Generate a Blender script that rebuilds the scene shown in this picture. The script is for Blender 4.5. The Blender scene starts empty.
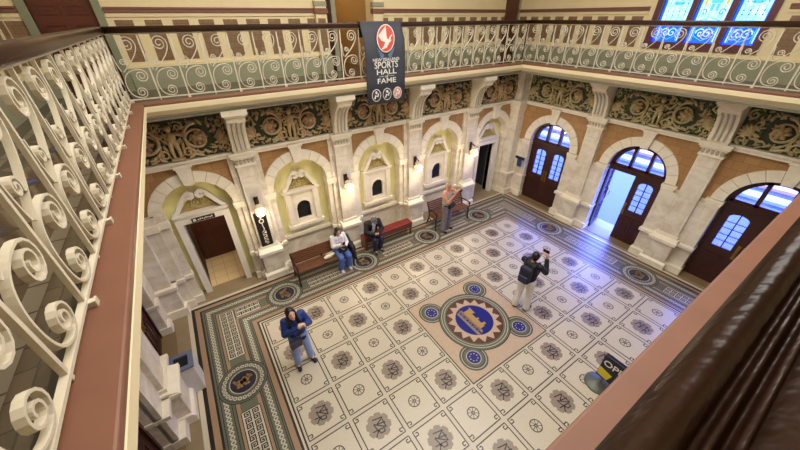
import bpy, bmesh, math, random
from mathutils import Matrix, Vector, Quaternion
random.seed(7)
PI = math.pi
scene = bpy.context.scene
COL = scene.collection
T = 0.76                                   # floor tile pitch in metres

# ------------------------------------------------------------------ helpers
def lin(c):
    return tuple(((v/255)/12.92 if v/255 <= .04045 else ((v/255+.055)/1.055)**2.4) for v in c) + (1,)

MATS = {}
def mat(name, rgb, rough=.5, metal=0, var=0, vscale=6, bump=0, bscale=40, spec=.5, coat=0):
    if name in MATS: return MATS[name]
    m = bpy.data.materials.new(name); m.use_nodes = True
    nt = m.node_tree; b = nt.nodes['Principled BSDF']
    b.inputs['Roughness'].default_value = rough; b.inputs['Metallic'].default_value = metal
    b.inputs['Specular IOR Level'].default_value = spec
    b.inputs['Coat Weight'].default_value = coat
    b.inputs['Base Color'].default_value = lin(rgb)
    if var or bump:
        tc = nt.nodes.new('ShaderNodeTexCoord')
    if var:
        n = nt.nodes.new('ShaderNodeTexNoise'); n.inputs['Scale'].default_value = vscale; n.inputs['Detail'].default_value = 6
        nt.links.new(tc.outputs['Object'], n.inputs['Vector'])
        r = nt.nodes.new('ShaderNodeMix'); r.data_type = 'RGBA'
        lo = [max(0, v*(1-var)) for v in rgb]; hi = [min(255, v*(1+var)) for v in rgb]
        r.inputs[6].default_value = lin(lo); r.inputs[7].default_value = lin(hi)
        nt.links.new(n.outputs['Fac'], r.inputs[0]); nt.links.new(r.outputs[2], b.inputs['Base Color'])
    if bump:
        n2 = nt.nodes.new('ShaderNodeTexNoise'); n2.inputs['Scale'].default_value = bscale
        nt.links.new(tc.outputs['Object'], n2.inputs['Vector'])
        bp = nt.nodes.new('ShaderNodeBump'); bp.inputs['Strength'].default_value = bump; bp.inputs['Distance'].default_value = .01
        nt.links.new(n2.outputs['Fac'], bp.inputs['Height']); nt.links.new(bp.outputs['Normal'], b.inputs['Normal'])
    MATS[name] = m; return m

def brick_mat(name, c1, c2, mortar, w, h, ms=.006, rough=.4, vein=None, off=.5, horiz=False):
    m = bpy.data.materials.new(name); m.use_nodes = True
    nt = m.node_tree; b = nt.nodes['Principled BSDF']; b.inputs['Roughness'].default_value = rough
    tc = nt.nodes.new('ShaderNodeTexCoord'); sp = nt.nodes.new('ShaderNodeSeparateXYZ'); cb = nt.nodes.new('ShaderNodeCombineXYZ')
    nt.links.new(tc.outputs['Object'], sp.inputs[0])
    if horiz:
        nt.links.new(sp.outputs['X'], cb.inputs['X']); nt.links.new(sp.outputs['Y'], cb.inputs['Y'])
    else:
        ad = nt.nodes.new('ShaderNodeMath'); nt.links.new(sp.outputs['X'], ad.inputs[0]); nt.links.new(sp.outputs['Y'], ad.inputs[1])
        nt.links.new(ad.outputs[0], cb.inputs['X']); nt.links.new(sp.outputs['Z'], cb.inputs['Y'])
    br = nt.nodes.new('ShaderNodeTexBrick'); nt.links.new(cb.outputs[0], br.inputs['Vector'])
    br.inputs['Scale'].default_value = 1; br.inputs['Brick Width'].default_value = w; br.inputs['Row Height'].default_value = h
    br.inputs['Mortar Size'].default_value = ms; br.inputs['Mortar Smooth'].default_value = .1; br.offset = off
    br.inputs['Color1'].default_value = lin(c1); br.inputs['Color2'].default_value = lin(c2); br.inputs['Mortar'].default_value = lin(mortar)
    out = br.outputs['Color']
    if vein:
        n = nt.nodes.new('ShaderNodeTexNoise'); n.inputs['Scale'].default_value = 2.2; n.inputs['Detail'].default_value = 8; n.inputs['Distortion'].default_value = 1.6
        nt.links.new(tc.outputs['Object'], n.inputs['Vector'])
        cr = nt.nodes.new('ShaderNodeValToRGB'); cr.color_ramp.elements[0].position = .35; cr.color_ramp.elements[1].position = .62
        cr.color_ramp.elements[0].color = lin(vein); cr.color_ramp.elements[1].color = (1, 1, 1, 1)
        nt.links.new(n.outputs['Fac'], cr.inputs[0])
        mx = nt.nodes.new('ShaderNodeMix'); mx.data_type = 'RGBA'; mx.blend_type = 'MULTIPLY'; mx.inputs[0].default_value = .8
        nt.links.new(out, mx.inputs[6]); nt.links.new(cr.outputs[0], mx.inputs[7]); out = mx.outputs[2]
    nt.links.new(out, b.inputs['Base Color'])
    MATS[name] = m; return m

def emit_mat(name, rgb, s):
    if name in MATS: return MATS[name]
    m = bpy.data.materials.new(name); m.use_nodes = True
    b = m.node_tree.nodes['Principled BSDF']
    b.inputs['Base Color'].default_value = lin(rgb); b.inputs['Emission Color'].default_value = lin(rgb); b.inputs['Emission Strength'].default_value = s
    b.inputs['Roughness'].default_value = .25
    MATS[name] = m; return m

def glass_mat(name, rgb, mixf=.12):
    m = bpy.data.materials.new(name); m.use_nodes = True; nt = m.node_tree
    for n in list(nt.nodes):
        if n.type != 'OUTPUT_MATERIAL': nt.nodes.remove(n)
    o = [n for n in nt.nodes if n.type == 'OUTPUT_MATERIAL'][0]
    t = nt.nodes.new('ShaderNodeBsdfTransparent'); t.inputs['Color'].default_value = lin(rgb)
    g = nt.nodes.new('ShaderNodeBsdfGlossy'); g.inputs['Roughness'].default_value = .05
    x = nt.nodes.new('ShaderNodeMixShader'); x.inputs[0].default_value = mixf
    nt.links.new(t.outputs[0], x.inputs[1]); nt.links.new(g.outputs[0], x.inputs[2]); nt.links.new(x.outputs[0], o.inputs['Surface'])
    MATS[name] = m; return m

class MB:
    def __init__(s): s.v = []; s.f = []; s.m = []
    def add(s, vs, fs, m=0):
        o = len(s.v); s.v += [tuple(v) for v in vs]; s.f += [tuple(i+o for i in f) for f in fs]; s.m += [m]*len(fs); return s
    def box(s, x0, x1, y0, y1, z0, z1, m=0):
        return s.add([(x0,y0,z0),(x1,y0,z0),(x1,y1,z0),(x0,y1,z0),(x0,y0,z1),(x1,y0,z1),(x1,y1,z1),(x0,y1,z1)],
              [(3,2,1,0),(4,5,6,7),(0,1,5,4),(1,2,6,5),(2,3,7,6),(3,0,4,7)], m)
    def prism(s, poly, a, b, plane='xz', m=0):
        """extrude a 2-D outline between a and b on the remaining axis"""
        def P(p, w):
            return (p[0], w, p[1]) if plane == 'xz' else ((p[0], p[1], w) if plane == 'xy' else (w, p[0], p[1]))
        n = len(poly); vs = [P(p, a) for p in poly]+[P(p, b) for p in poly]
        return s.add(vs, [tuple(range(n)), tuple(range(2*n-1, n-1, -1))]+[(i, (i+1) % n, n+(i+1) % n, n+i) for i in range(n)], m)
    def sheet(s, poly, z, m=0):
        n = len(poly); return s.add([(p[0], p[1], z) for p in poly], [tuple(range(n))], m)
    def rect(s, x0, x1, y0, y1, z, m=0): return s.sheet([(x0,y0),(x1,y0),(x1,y1),(x0,y1)], z, m)
    def seg(s, a, b, w, z, m=0):
        dx, dy = b[0]-a[0], b[1]-a[1]; L = math.hypot(dx, dy) or 1; nx, ny = -dy/L*w/2, dx/L*w/2
        return s.sheet([(a[0]-nx,a[1]-ny),(b[0]-nx,b[1]-ny),(b[0]+nx,b[1]+ny),(a[0]+nx,a[1]+ny)], z, m)
    def disc(s, c, r, z, m=0, n=28): return s.sheet([(c[0]+r*math.cos(2*PI*i/n), c[1]+r*math.sin(2*PI*i/n)) for i in range(n)], z, m)
    def annulus(s, c, r0, r1, z, m=0, n=32):
        vs = []
        for i in range(n):
            a = 2*PI*i/n; vs += [(c[0]+r0*math.cos(a), c[1]+r0*math.sin(a), z), (c[0]+r1*math.cos(a), c[1]+r1*math.sin(a), z)]
        return s.add(vs, [(2*i, 2*i+1, (2*i+3) % (2*n), (2*i+2) % (2*n)) for i in range(n)], m)
    def arch(s, cu, cz, ri, ro, a0, a1, y0, y1, n=8, m=0):
        o = [(cu+ri*math.cos(a0+(a1-a0)*i/n), cz+ri*math.sin(a0+(a1-a0)*i/n)) for i in range(n+1)]
        p = [(cu+ro*math.cos(a0+(a1-a0)*i/n), cz+ro*math.sin(a0+(a1-a0)*i/n)) for i in range(n+1)]
        for i in range(n): s.prism([o[i], p[i], p[i+1], o[i+1]], y0, y1, 'xz', m)
        return s
    def tube(s, pts, r, n=8, m=0, flat=None, closed=False):
        """round or flat (half-widths across/along Y) section swept along pts"""
        pts = [Vector(p) for p in pts]; N = len(pts); rings = []; up = None
        for i, p in enumerate(pts):
            if closed: t = (pts[(i+1) % N]-pts[i-1])
            else: t = (pts[min(i+1, N-1)]-pts[max(i-1, 0)])
            t = t.normalized() if t.length > 1e-9 else Vector((0,0,1))
            if flat:
                a = Vector((0,1,0)); b = t.cross(a); b = b.normalized() if b.length > 1e-6 else Vector((1,0,0))
                hw, ht = flat
                rings.append([p+b*ht+a*hw, p-b*ht+a*hw, p-b*ht-a*hw, p+b*ht-a*hw])
            else:
                if up is None: up = Vector((0,0,1)) if abs(t.z) < .9 else Vector((1,0,0))
                b = t.cross(up); b = b.normalized() if b.length > 1e-6 else Vector((1,0,0)); c = b.cross(t).normalized(); up = c
                rr = r[i] if isinstance(r, (list, tuple)) else r
                rings.append([p+(b*math.cos(2*PI*k/n)+c*math.sin(2*PI*k/n))*rr for k in range(n)])
        k = len(rings[0]); vs = [v for R in rings for v in R]; fs = []
        for i in range(N if closed else N-1):
            j = (i+1) % N
            for q in range(k): fs.append((i*k+q, i*k+(q+1) % k, j*k+(q+1) % k, j*k+q))
        if not closed: fs += [tuple(range(k-1, -1, -1)), tuple((N-1)*k+q for q in range(k))]
        return s.add(vs, fs, m)
    def lathe(s, prof, c=(0,0,0), n=20, m=0, axis='z'):
        vs = []; N = len(prof)
        for r, h in prof:
            for k in range(n):
                a = 2*PI*k/n; p = (r*math.cos(a), r*math.sin(a), h)
                if axis == 'y': p = (p[0], p[2], p[1])
                if axis == 'x': p = (p[2], p[0], p[1])
                vs.append((c[0]+p[0], c[1]+p[1], c[2]+p[2]))
        fs = [(i*n+k, i*n+(k+1) % n, (i+1)*n+(k+1) % n, (i+1)*n+k) for i in range(N-1) for k in range(n)]
        fs += [tuple(range(n-1, -1, -1)), tuple((N-1)*n+k for k in range(n))]
        return s.add(vs, fs, m)
    def ball(s, c, r, m=0, nu=14, nv=9, q=None):
        if not isinstance(r, (tuple, list)): r = (r, r, r)
        vs = []; c = Vector(c)
        for i in range(nv+1):
            t = -PI/2+PI*i/nv
            for k in range(nu):
                a = 2*PI*k/nu; p = Vector((r[0]*math.cos(t)*math.cos(a), r[1]*math.cos(t)*math.sin(a), r[2]*math.sin(t)))
                vs.append(c+(q @ p if q else p))
        fs = [(i*nu+k, i*nu+(k+1) % nu, (i+1)*nu+(k+1) % nu, (i+1)*nu+k) for i in range(nv) for k in range(nu)]
        return s.add(vs, fs, m)
    def cap(s, p0, r0, p1, r1, m=0, n=12):
        """tapered capsule"""
        p0, p1 = Vector(p0), Vector(p1); d = p1-p0; L = d.length or 1e-6; t = d/L; pts = []; rs = []
        for i in range(5):
            a = PI/2*i/4; pts.append(p0-t*r0*math.cos(a)); rs.append(max(r0*math.sin(a), .0008))
        for i in range(5):
            a = PI/2*(4-i)/4; pts.append(p1+t*r1*math.cos(a)); rs.append(max(r1*math.sin(a), .0008))
        return s.tube(pts, rs, n, m)
    def xf(s, M, i0=0):
        for i in range(i0, len(s.v)): s.v[i] = tuple(M @ Vector(s.v[i]))
        return s
    def merge(s, o, M=None, moff=0):
        return s.add([tuple(M @ Vector(v)) if M else v for v in o.v], o.f, 0) if False else s._merge(o, M, moff)
    def _merge(s, o, M, moff):
        k = len(s.v); s.v += [tuple(M @ Vector(v)) if M else v for v in o.v]
        s.f += [tuple(i+k for i in f) for f in o.f]; s.m += [q+moff for q in o.m]; return s
    def mesh(s, name, mats, smooth=False, recalc=True):
        me = bpy.data.meshes.new(name); me.from_pydata(s.v, [], s.f); me.update()
        for q in (mats if isinstance(mats, (list, tuple)) else [mats]): me.materials.append(q)
        me.polygons.foreach_set('material_index', s.m)
        if recalc:
            b = bmesh.new(); b.from_mesh(me); bmesh.ops.recalc_face_normals(b, faces=b.faces[:]); b.to_mesh(me); b.free()
        if smooth:
            me.polygons.foreach_set('use_smooth', [True]*len(me.polygons))
            try: me.set_sharp_from_angle(angle=math.radians(40))
            except Exception: pass
        return me
    def build(s, name, mats, parent=None, loc=None, rz=0, smooth=False, recalc=True, bevel=0):
        o = bpy.data.objects.new(name, s.mesh(name, mats, smooth, recalc)); COL.objects.link(o)
        if parent: o.parent = parent
        if loc: o.location = loc
        o.rotation_euler[2] = rz
        if bevel:
            bv = o.modifiers.new('bevel', 'BEVEL'); bv.width = bevel; bv.segments = 2; bv.limit_method = 'ANGLE'; bv.angle_limit = .6
        return o

def tag(o, label=None, cat=None, group=None, kind=None):
    if label: o['label'] = label
    if cat: o['category'] = cat
    if group: o['group'] = group
    if kind: o['kind'] = kind
    return o
def thing(name, label, cat, loc=(0,0,0), rz=0, group=None, kind=None):
    o = bpy.data.objects.new(name, None); COL.objects.link(o); o.location = loc; o.rotation_euler[2] = rz; o.empty_display_size = .1
    return tag(o, label, cat, group, kind)
def copy_tree(o, parent=None):
    c = o.copy(); COL.objects.link(c)
    if parent: c.parent = parent
    for ch in list(o.children): copy_tree(ch, c)
    return c
TRIM = [0]
def tname():
    TRIM[0] += 1; return 'trim_%d' % TRIM[0]
def struct(o, label=None): return tag(o, label, 'building part', None, 'structure')

def text_mb(txt, size, depth=.004, m=0, align='CENTER', sx=1):
    """lettering as a mesh in the XZ plane, facing -Y"""
    cu = bpy.data.curves.new('t', 'FONT'); cu.body = txt; cu.size = size; cu.align_x = align; cu.align_y = 'CENTER'; cu.extrude = depth/2; cu.offset = size*.014; cu.resolution_u = 3
    ob = bpy.data.objects.new('t', cu); COL.objects.link(ob); dg = bpy.context.evaluated_depsgraph_get()
    me = bpy.data.meshes.new_from_object(ob.evaluated_get(dg))
    b = MB(); b.add([(v.co.x*sx, -v.co.z, v.co.y) for v in me.vertices], [tuple(p.vertices) for p in me.polygons], m)
    bpy.data.objects.remove(ob); bpy.data.curves.remove(cu); bpy.data.meshes.remove(me); return b

# ------------------------------------------------------------------ materials
MARBLE = brick_mat('white_marble', (232,224,208), (224,215,198), (208,198,180), .62, .42, .005, .3, (226,218,206))
MARBLE2 = mat('plain_marble', (232,224,210), .32, var=.05, vscale=4)
STONE = mat('archivolt_stone', (232,222,200), .45, var=.07, vscale=8)
YELLOW = mat('niche_yellow', (252,236,168), .5, var=.08, vscale=3)
SPAN = brick_mat('spandrel_tile', (176,134,84), (160,120,74), (140,104,66), .26, .2, .006, .45)
DARKWOOD = mat('dark_door_wood', (58,26,20), .35, var=.25, vscale=9)
RAILWOOD = mat('handrail_wood', (48,27,19), .28, var=.35, vscale=14, bump=.12, bscale=90)
COPING = mat('pink_coping', (120,78,58), .5, var=.08, vscale=5)
CREAM = mat('cream_paint', (224,209,170), .55, var=.03, vscale=2)
CREAM_UP = mat('upper_cream', (226,208,164), .6, var=.03, vscale=2)
GREYMOLD = mat('grey_green_mould', (146,144,122), .5)
IRON = mat('cream_ironwork', (206,197,176), .4, var=.04, vscale=20)
BLACK = mat('black_paint', (22,20,20), .4)
VOID = mat('inside_shade', (10,9,9), .9)
FR_BACK = mat('frieze_ground', (44,52,28), .45, var=.3, vscale=20)
FR_TAN = mat('frieze_relief_tan', (172,146,104), .4, var=.2, vscale=9)
FR_OLV = mat('frieze_relief_olive', (176,160,116), .28, var=.22, vscale=9)
FR_GRN = mat('frieze_leaf_green', (88,104,62), .35, var=.2, vscale=14)
FR_ROSE = mat('frieze_rosette', (156,116,84), .4, var=.15, vscale=14)
GREEN_SK = mat('green_skirting', (150,150,124), .45, var=.05)
DADO_BR = brick_mat('brown_dado_tile', (140,112,82), (130,102,74), (104,80,58), .1, .12, .004, .4)
RAILRED = mat('red_dado_rail', (126,84,68), .5)
REDDOOR = mat('red_brown_door', (90,42,30), .35, var=.12, vscale=4)
SLAT = mat('bench_slat_wood', (104,66,44), .4, var=.2, vscale=12)
REDLEATHER = mat('red_leather', (118,36,30), .45, var=.08, vscale=8)
CARVED = mat('carved_stone', (180,170,150), .5)
BRASS = mat('brass', (176,136,66), .3, metal=.9)
CHROME = mat('blue_grey_steel', (140,148,172), .3, metal=.5)

# ------------------------------------------------------------------ camera / world
cam_d = bpy.data.cameras.new('camera'); cam = bpy.data.objects.new('camera', cam_d); COL.objects.link(cam)
Rr = [[0.83448035,-0.55100951,-0.0055734],[-0.30586165,-0.45475381,-0.83644941],[0.45835706,0.69970529,-0.5480158]]
MW = Matrix(((Rr[0][0],-Rr[1][0],-Rr[2][0],-.0275),(Rr[0][1],-Rr[1][1],-Rr[2][1],-5.9219),(Rr[0][2],-Rr[1][2],-Rr[2][2],5.9749),(0,0,0,1)))
cam.matrix_world = MW
cam_d.sensor_width = 36; cam_d.lens = 36*318.04/800; cam_d.clip_start = .01; cam_d.clip_end = 200
scene.camera = cam
scene.view_settings.view_transform = 'Standard'; scene.view_settings.look = 'None'; scene.view_settings.gamma = 1
scene.view_settings.exposure = -.12
try: scene.cycles.use_denoising = True
except Exception: pass
w = bpy.data.worlds.new('daylight'); scene.world = w; w.use_nodes = True
bg = w.node_tree.nodes['Background']; bg.inputs['Color'].default_value = (.105,.18,1,1); bg.inputs['Strength'].default_value = 32.0

# ------------------------------------------------------------------ floor with mosaic
FX0, FX1, FY0, FY1 = 0, 11*T, -7*T, 0
def build_floor():
    mats = [mat('outer_stone', (140,122,92), .35, var=.12, vscale=3), mat('mosaic_cream', (200,189,166), .3, var=.05, vscale=30),
            mat('mosaic_black', (34,27,26), .35), mat('mosaic_green', (96,98,82), .35, var=.14, vscale=40),
            mat('mosaic_tan', (154,126,98), .35, var=.1, vscale=30), mat('mosaic_white', (196,188,166), .3),
            mat('mosaic_cog', (142,126,110), .35, var=.12, vscale=60), mat('mosaic_blue', (26,34,118), .3, var=.1, vscale=40),
            mat('mosaic_gold', (168,136,82), .35, var=.15, vscale=30), mat('mosaic_panel', (186,163,137), .35, var=.08, vscale=14),
            mat('mosaic_red', (92,52,42), .35), mat('mosaic_pale', (196,185,162), .3, var=.04, vscale=30), mat('mosaic_grey', (76,64,56), .35),
            mat('mosaic_navy', (34,30,48), .35, var=.2, vscale=20), mat('mosaic_ochre', (134,106,66), .35, var=.25, vscale=30)]
    b = MB(); b.box(-2.3, 11.0, -7.4, 3.6, -.2, 0, 0)
    Z = [0.0006*k for k in range(1, 14)]
    def band(d0, d1, z, m):   # rectangular frame band at distance d0..d1 outside the field
        x0, x1, y0, y1 = FX0-d1, FX1+d1, FY0-d1, FY1+d1; i0, i1, j0, j1 = FX0-d0, FX1+d0, FY0-d0, FY1+d0
        b.rect(x0, x1, j1, y1, z, m); b.rect(x0, x1, y0, j0, z, m); b.rect(x0, i0, j0, j1, z, m); b.rect(i1, x1, j0, j1, z, m)
    for d0, d1, m in ((0,.03,2),(.03,.065,1),(.065,.105,2),(.105,.2,4),(.2,.215,2),(.215,.44,3),(.44,.455,2),(.455,.52,4),(.52,.82,3),(.82,.885,4),(.885,.9,2),(.9,1.155,3),(1.155,1.195,2),(1.195,1.295,4),(1.295,1.365,2),(1.365,1.45,1)):
        band(d0, d1, Z[0], m)
    def link(c, r=.05, m=5): b.annulus(c, r*.5, r, Z[2], m, 8)
    for d in (.328, 1.03):
        x0, x1, y0, y1 = FX0-d, FX1+d, FY0-d, FY1+d
        n = round((x1-x0)/.088)
        for i in range(n):
            x = x0+(x1-x0)*i/n; link((x, y1), .044); link((x, y0), .044)
        n = round((y1-y0)/.088)
        for i in range(n):
            y = y0+(y1-y0)*i/n; link((x0, y), .044); link((x1, y), .044)
        for e in (-.085, .085):
            band(d+e-.006, d+e+.006, Z[1], 2)
    med_x = [4.18+k*2.31 for k in (-1.5,-.5,.5,1.5)]; med_y = [-1.25,-4.05]; dm = .67
    meds = [(x, dm) for x in med_x]+[(x, FY0-dm) for x in med_x]+[(FX0-dm, y) for y in med_y]+[(FX1+dm, y) for y in med_y]
    for c in meds:
        b.disc(c, .455, Z[3], 2, 40); b.disc(c, .44, Z[4], 3, 40); b.annulus(c, .4, .412, Z[5], 2, 40); b.annulus(c, .285, .297, Z[5], 2, 40)
        for k in range(26):
            a = 2*PI*k/26; b.annulus((c[0]+.347*math.cos(a), c[1]+.347*math.sin(a)), .02, .038, Z[5], 5, 8)
        b.annulus(c, .24, .252, Z[5], 5, 36); b.disc(c, .24, Z[5], 13, 36)
        for px_, py_, r in ((-.06,-.01,.062),(0,0,.058),(.05,.015,.058),(.1,.055,.042),(.135,.045,.026),(.085,.095,.02),(-.11,.02,.03),(-.14,.06,.022),(-.09,-.075,.024),(-.04,-.08,.024),(.03,-.075,.022),(.075,-.07,.024),(.02,.06,.03)):
            q = (c[0]+py_*1.15, c[1]-px_*1.15) if (c[1] > 0 or c[1] < FY0) else (c[0]+px_*1.15, c[1]+py_*1.15)
            b.disc(q, r*1.1, Z[6], 14, 12)
    def spiral(cx, cy, s, z, m, flip=1, w=.18):
        P = [(-.5,-.5),(-.5,.5),(.5,.5),(.5,-.3),(-.12,-.3),(-.12,.12),(.14,.12)]
        P = [(cx+flip*p[0]*s, cy+p[1]*s) for p in P]
        for a, c in zip(P, P[1:]):
            dx, dy = c[0]-a[0], c[1]-a[1]; L = math.hypot(dx, dy); e = w*s/2
            b.seg((a[0]-dx/L*e, a[1]-dy/L*e), (c[0]+dx/L*e, c[1]+dy/L*e), w*s, z, m)
    def keypanel(x0, x1, y0, y1):
        b.rect(x0, x1, y0, y1, Z[2], 2); b.rect(x0+.015, x1-.015, y0+.015, y1-.015, Z[3], 5)
        nx, ny = max(1, round((x1-x0-.06)/.115)), max(1, round((y1-y0-.06)/.115))
        for i in range(nx):
            for j in range(ny):
                spiral(x0+.03+(x1-x0-.06)*(i+.5)/nx, y0+.03+(y1-y0-.06)*(j+.5)/ny, .088, Z[4], 2, 1 if (i+j) % 2 else -1, .24)
    gaps = [med_x[0]-1.45]+med_x+[med_x[-1]+1.45]
    for yy in (dm, FY0-dm):
        for a, c in zip(med_x, med_x[1:]): keypanel(a+.62, c-.62, yy-.17, yy+.17)
        keypanel(FX0-dm+.18, med_x[0]-.62, yy-.17, yy+.17); keypanel(med_x[-1]+.62, FX1+dm-.18, yy-.17, yy+.17)
    for xx in (FX0-dm, FX1+dm):
        keypanel(xx-.17, xx+.17, med_y[1]+.62, med_y[0]-.62)
        keypanel(xx-.17, xx+.17, med_y[0]+.62, dm+.17); keypanel(xx-.17, xx+.17, FY0-dm-.17, med_y[1]-.62)
    # field
    b.rect(FX0, FX1, FY0, FY1, Z[0], 11)
    for i in range(11):
        for j in range(7):
            if 4 <= i <= 6 and 2 <= j <= 4: continue
            cx, cy = (i+.5)*T, -(j+.5)*T; h = T/2-.042
            b.rect(cx-h, cx+h, cy-h, cy+h, Z[1], 1)
            for sgn in (-1, 1):
                b.rect(cx-h+.09, cx+h-.09, cy+sgn*h-.0095, cy+sgn*h+.0095, Z[2], 2); b.rect(cx+sgn*h-.0095, cx+sgn*h+.0095, cy-h+.09, cy+h-.09, Z[2], 2)
            for sx in (-1, 1):
                for sy in (-1, 1):
                    P = [(h-.1,h),(h,h),(h,h-.085),(h-.075,h-.085),(h-.075,h-.036),(h-.034,h-.036)]
                    P2 = [(h,h-.1),(h,h-.0)]
                    P = [(cx+sx*p[0], cy+sy*p[1]) for p in P]
                    for a, c in zip(P, P[1:]): b.seg(a, c, .018, Z[2], 2)
            if (i+j) % 2:
                n = 64; cog = []
                for k in range(n):
                    a = 2*PI*k/n; ph = (k % 8); r = .222 if ph not in (0, 1) else .192
                    cog.append((cx+r*math.cos(a), cy+r*math.sin(a)))
                b.sheet(cog, Z[2], 6)
                def L(px, py): return (cx+py, cy-px)     # letters are read facing the street doors
                strokes = [((-.13,-.06),(-.09,.12)),((-.09,.12),(-.03,-.02)),((-.03,-.02),(.01,.13)),
                           ((-.06,.1),(.09,.1)),((.09,.1),(-.06,-.07)),((-.06,-.07),(.1,-.05)),
                           ((.05,-.14),(.08,.06)),((.08,.06),(.14,.05)),((.14,.05),(.13,-.03)),((.13,-.03),(.06,-.04)),((.07,-.04),(.15,-.13))]
                for a, c in strokes: b.seg(L(*a), L(*c), .019, Z[3], 2)
            else:
                b.annulus((cx, cy), .093, .112, Z[2], 12, 28); b.annulus((cx, cy), 0.012, .032, Z[2], 12, 12)
                for k in range(8):
                    a = PI*k/4+.2; b.seg((cx+.02*math.cos(a), cy+.02*math.sin(a)), (cx+.1*math.cos(a), cy+.1*math.sin(a)), .012, Z[2], 12)
    # centre panel
    x0, x1, y0, y1 = 4*T, 7*T, -5*T, -2*T; c = ((x0+x1)/2, (y0+y1)/2)
    b.rect(x0, x1, y0, y1, Z[2], 2); b.rect(x0+.022, x1-.022, y0+.022, y1-.022, Z[3], 9)
    for sx in (-1, 1):
        for sy in (-1, 1):
            q = (c[0]+sx*.715, c[1]+sy*.715)
            b.disc(q, .3, Z[4], 2, 36); b.disc(q, .285, Z[5], 3, 36); b.annulus(q, .25, .262, Z[6], 5, 36); b.annulus(q, .195, .207, Z[6], 2, 36)
            b.annulus(q, .145, .16, Z[6], 5, 36); b.disc(q, .145, Z[6], 7, 30)
            for k in range(8): b.disc((q[0]+.085*math.cos(k*PI/4), q[1]+.085*math.sin(k*PI/4)), .014, Z[7], 5, 8)
    b.disc(c, .83, Z[7], 2, 64); b.disc(c, .812, Z[8], 3, 64); b.annulus(c, .755, .77, Z[9], 5, 64); b.annulus(c, .7, .712, Z[9], 5, 64); b.annulus(c, .64, .656, Z[9], 2, 64)
    for sx in (-1, 1):                                             # rosettes cross over the ring
        for sy in (-1, 1):
            q = (c[0]+sx*.715, c[1]+sy*.715); b.annulus(q, .15, .225, Z[9], 3, 36); b.disc(q, .145, Z[9], 7, 30)
            b.annulus(q, .222, .234, Z[10], 2, 36); b.annulus(q, .145, .16, Z[10], 5, 36)
            for k in range(8): b.disc((q[0]+.085*math.cos(k*PI/4), q[1]+.085*math.sin(k*PI/4)), .014, Z[10], 5, 8)
    b.disc(c, .64, Z[9], 10, 64)
    star = []
    for k in range(32):
        a = 2*PI*k/32; r = .635 if k % 2 == 0 else .5; star.append((c[0]+r*math.cos(a), c[1]+r*math.sin(a)))
    b.sheet(star, Z[10], 9); b.disc(c, .44, Z[11], 7, 48)
    def L(px, py): return (c[0]+py, c[1]-px)
    def shp(P, m, z=Z[12]): b.sheet([L(*p) for p in P], z, m)
    shp([(-.36,-.17),(.4,-.17),(.36,-.24),(-.34,-.24)], 6)
    shp([(-.3,-.06),(-.3,.13),(-.33,.13),(-.33,.16),(-.13,.16),(-.13,.13),(-.15,.13),(-.15,.07),(0,.07),(0,.12),(.05,.12),(.05,.07),(.17,.07),(.17,.15),(.24,.15),(.23,.07),(.27,.07),(.27,-.06)], 8)
    shp([(-.4,-.11),(-.36,-.11),(-.36,-.06),(.33,-.06),(.38,-.13),(-.4,-.13)], 4)
    for x in (-.3,-.18,-.06,.1,.24):
        q = L(x, -.14); b.annulus(q, .035, .056, Z[12], 6 if x > .05 else 4, 14)
    o = b.build('floor', mats, recalc=False); struct(o, 'mosaic floor of the hall with monogram tiles, patterned border and centre medallion')
build_floor()

# ------------------------------------------------------------------ lower walls
FR = {'N': ((0,1.7,0), 0), 'E': ((10.05,0,0), -PI/2), 'W': ((-1.8,0,0), PI/2), 'S': ((0,-7.05,0), PI)}
NC = [-.40+2.33*k for k in range(5)]
EC = [-.12, 2.62, 5.36]                    # u along the street wall
WC = [.12, -2.62, -5.36]
ZT = 4.5
def circ(cu, cz, r, a0, a1, n): return [(cu+r*math.cos(a0+(a1-a0)*i/n), cz+r*math.sin(a0+(a1-a0)*i/n)) for i in range(n+1)]

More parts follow.
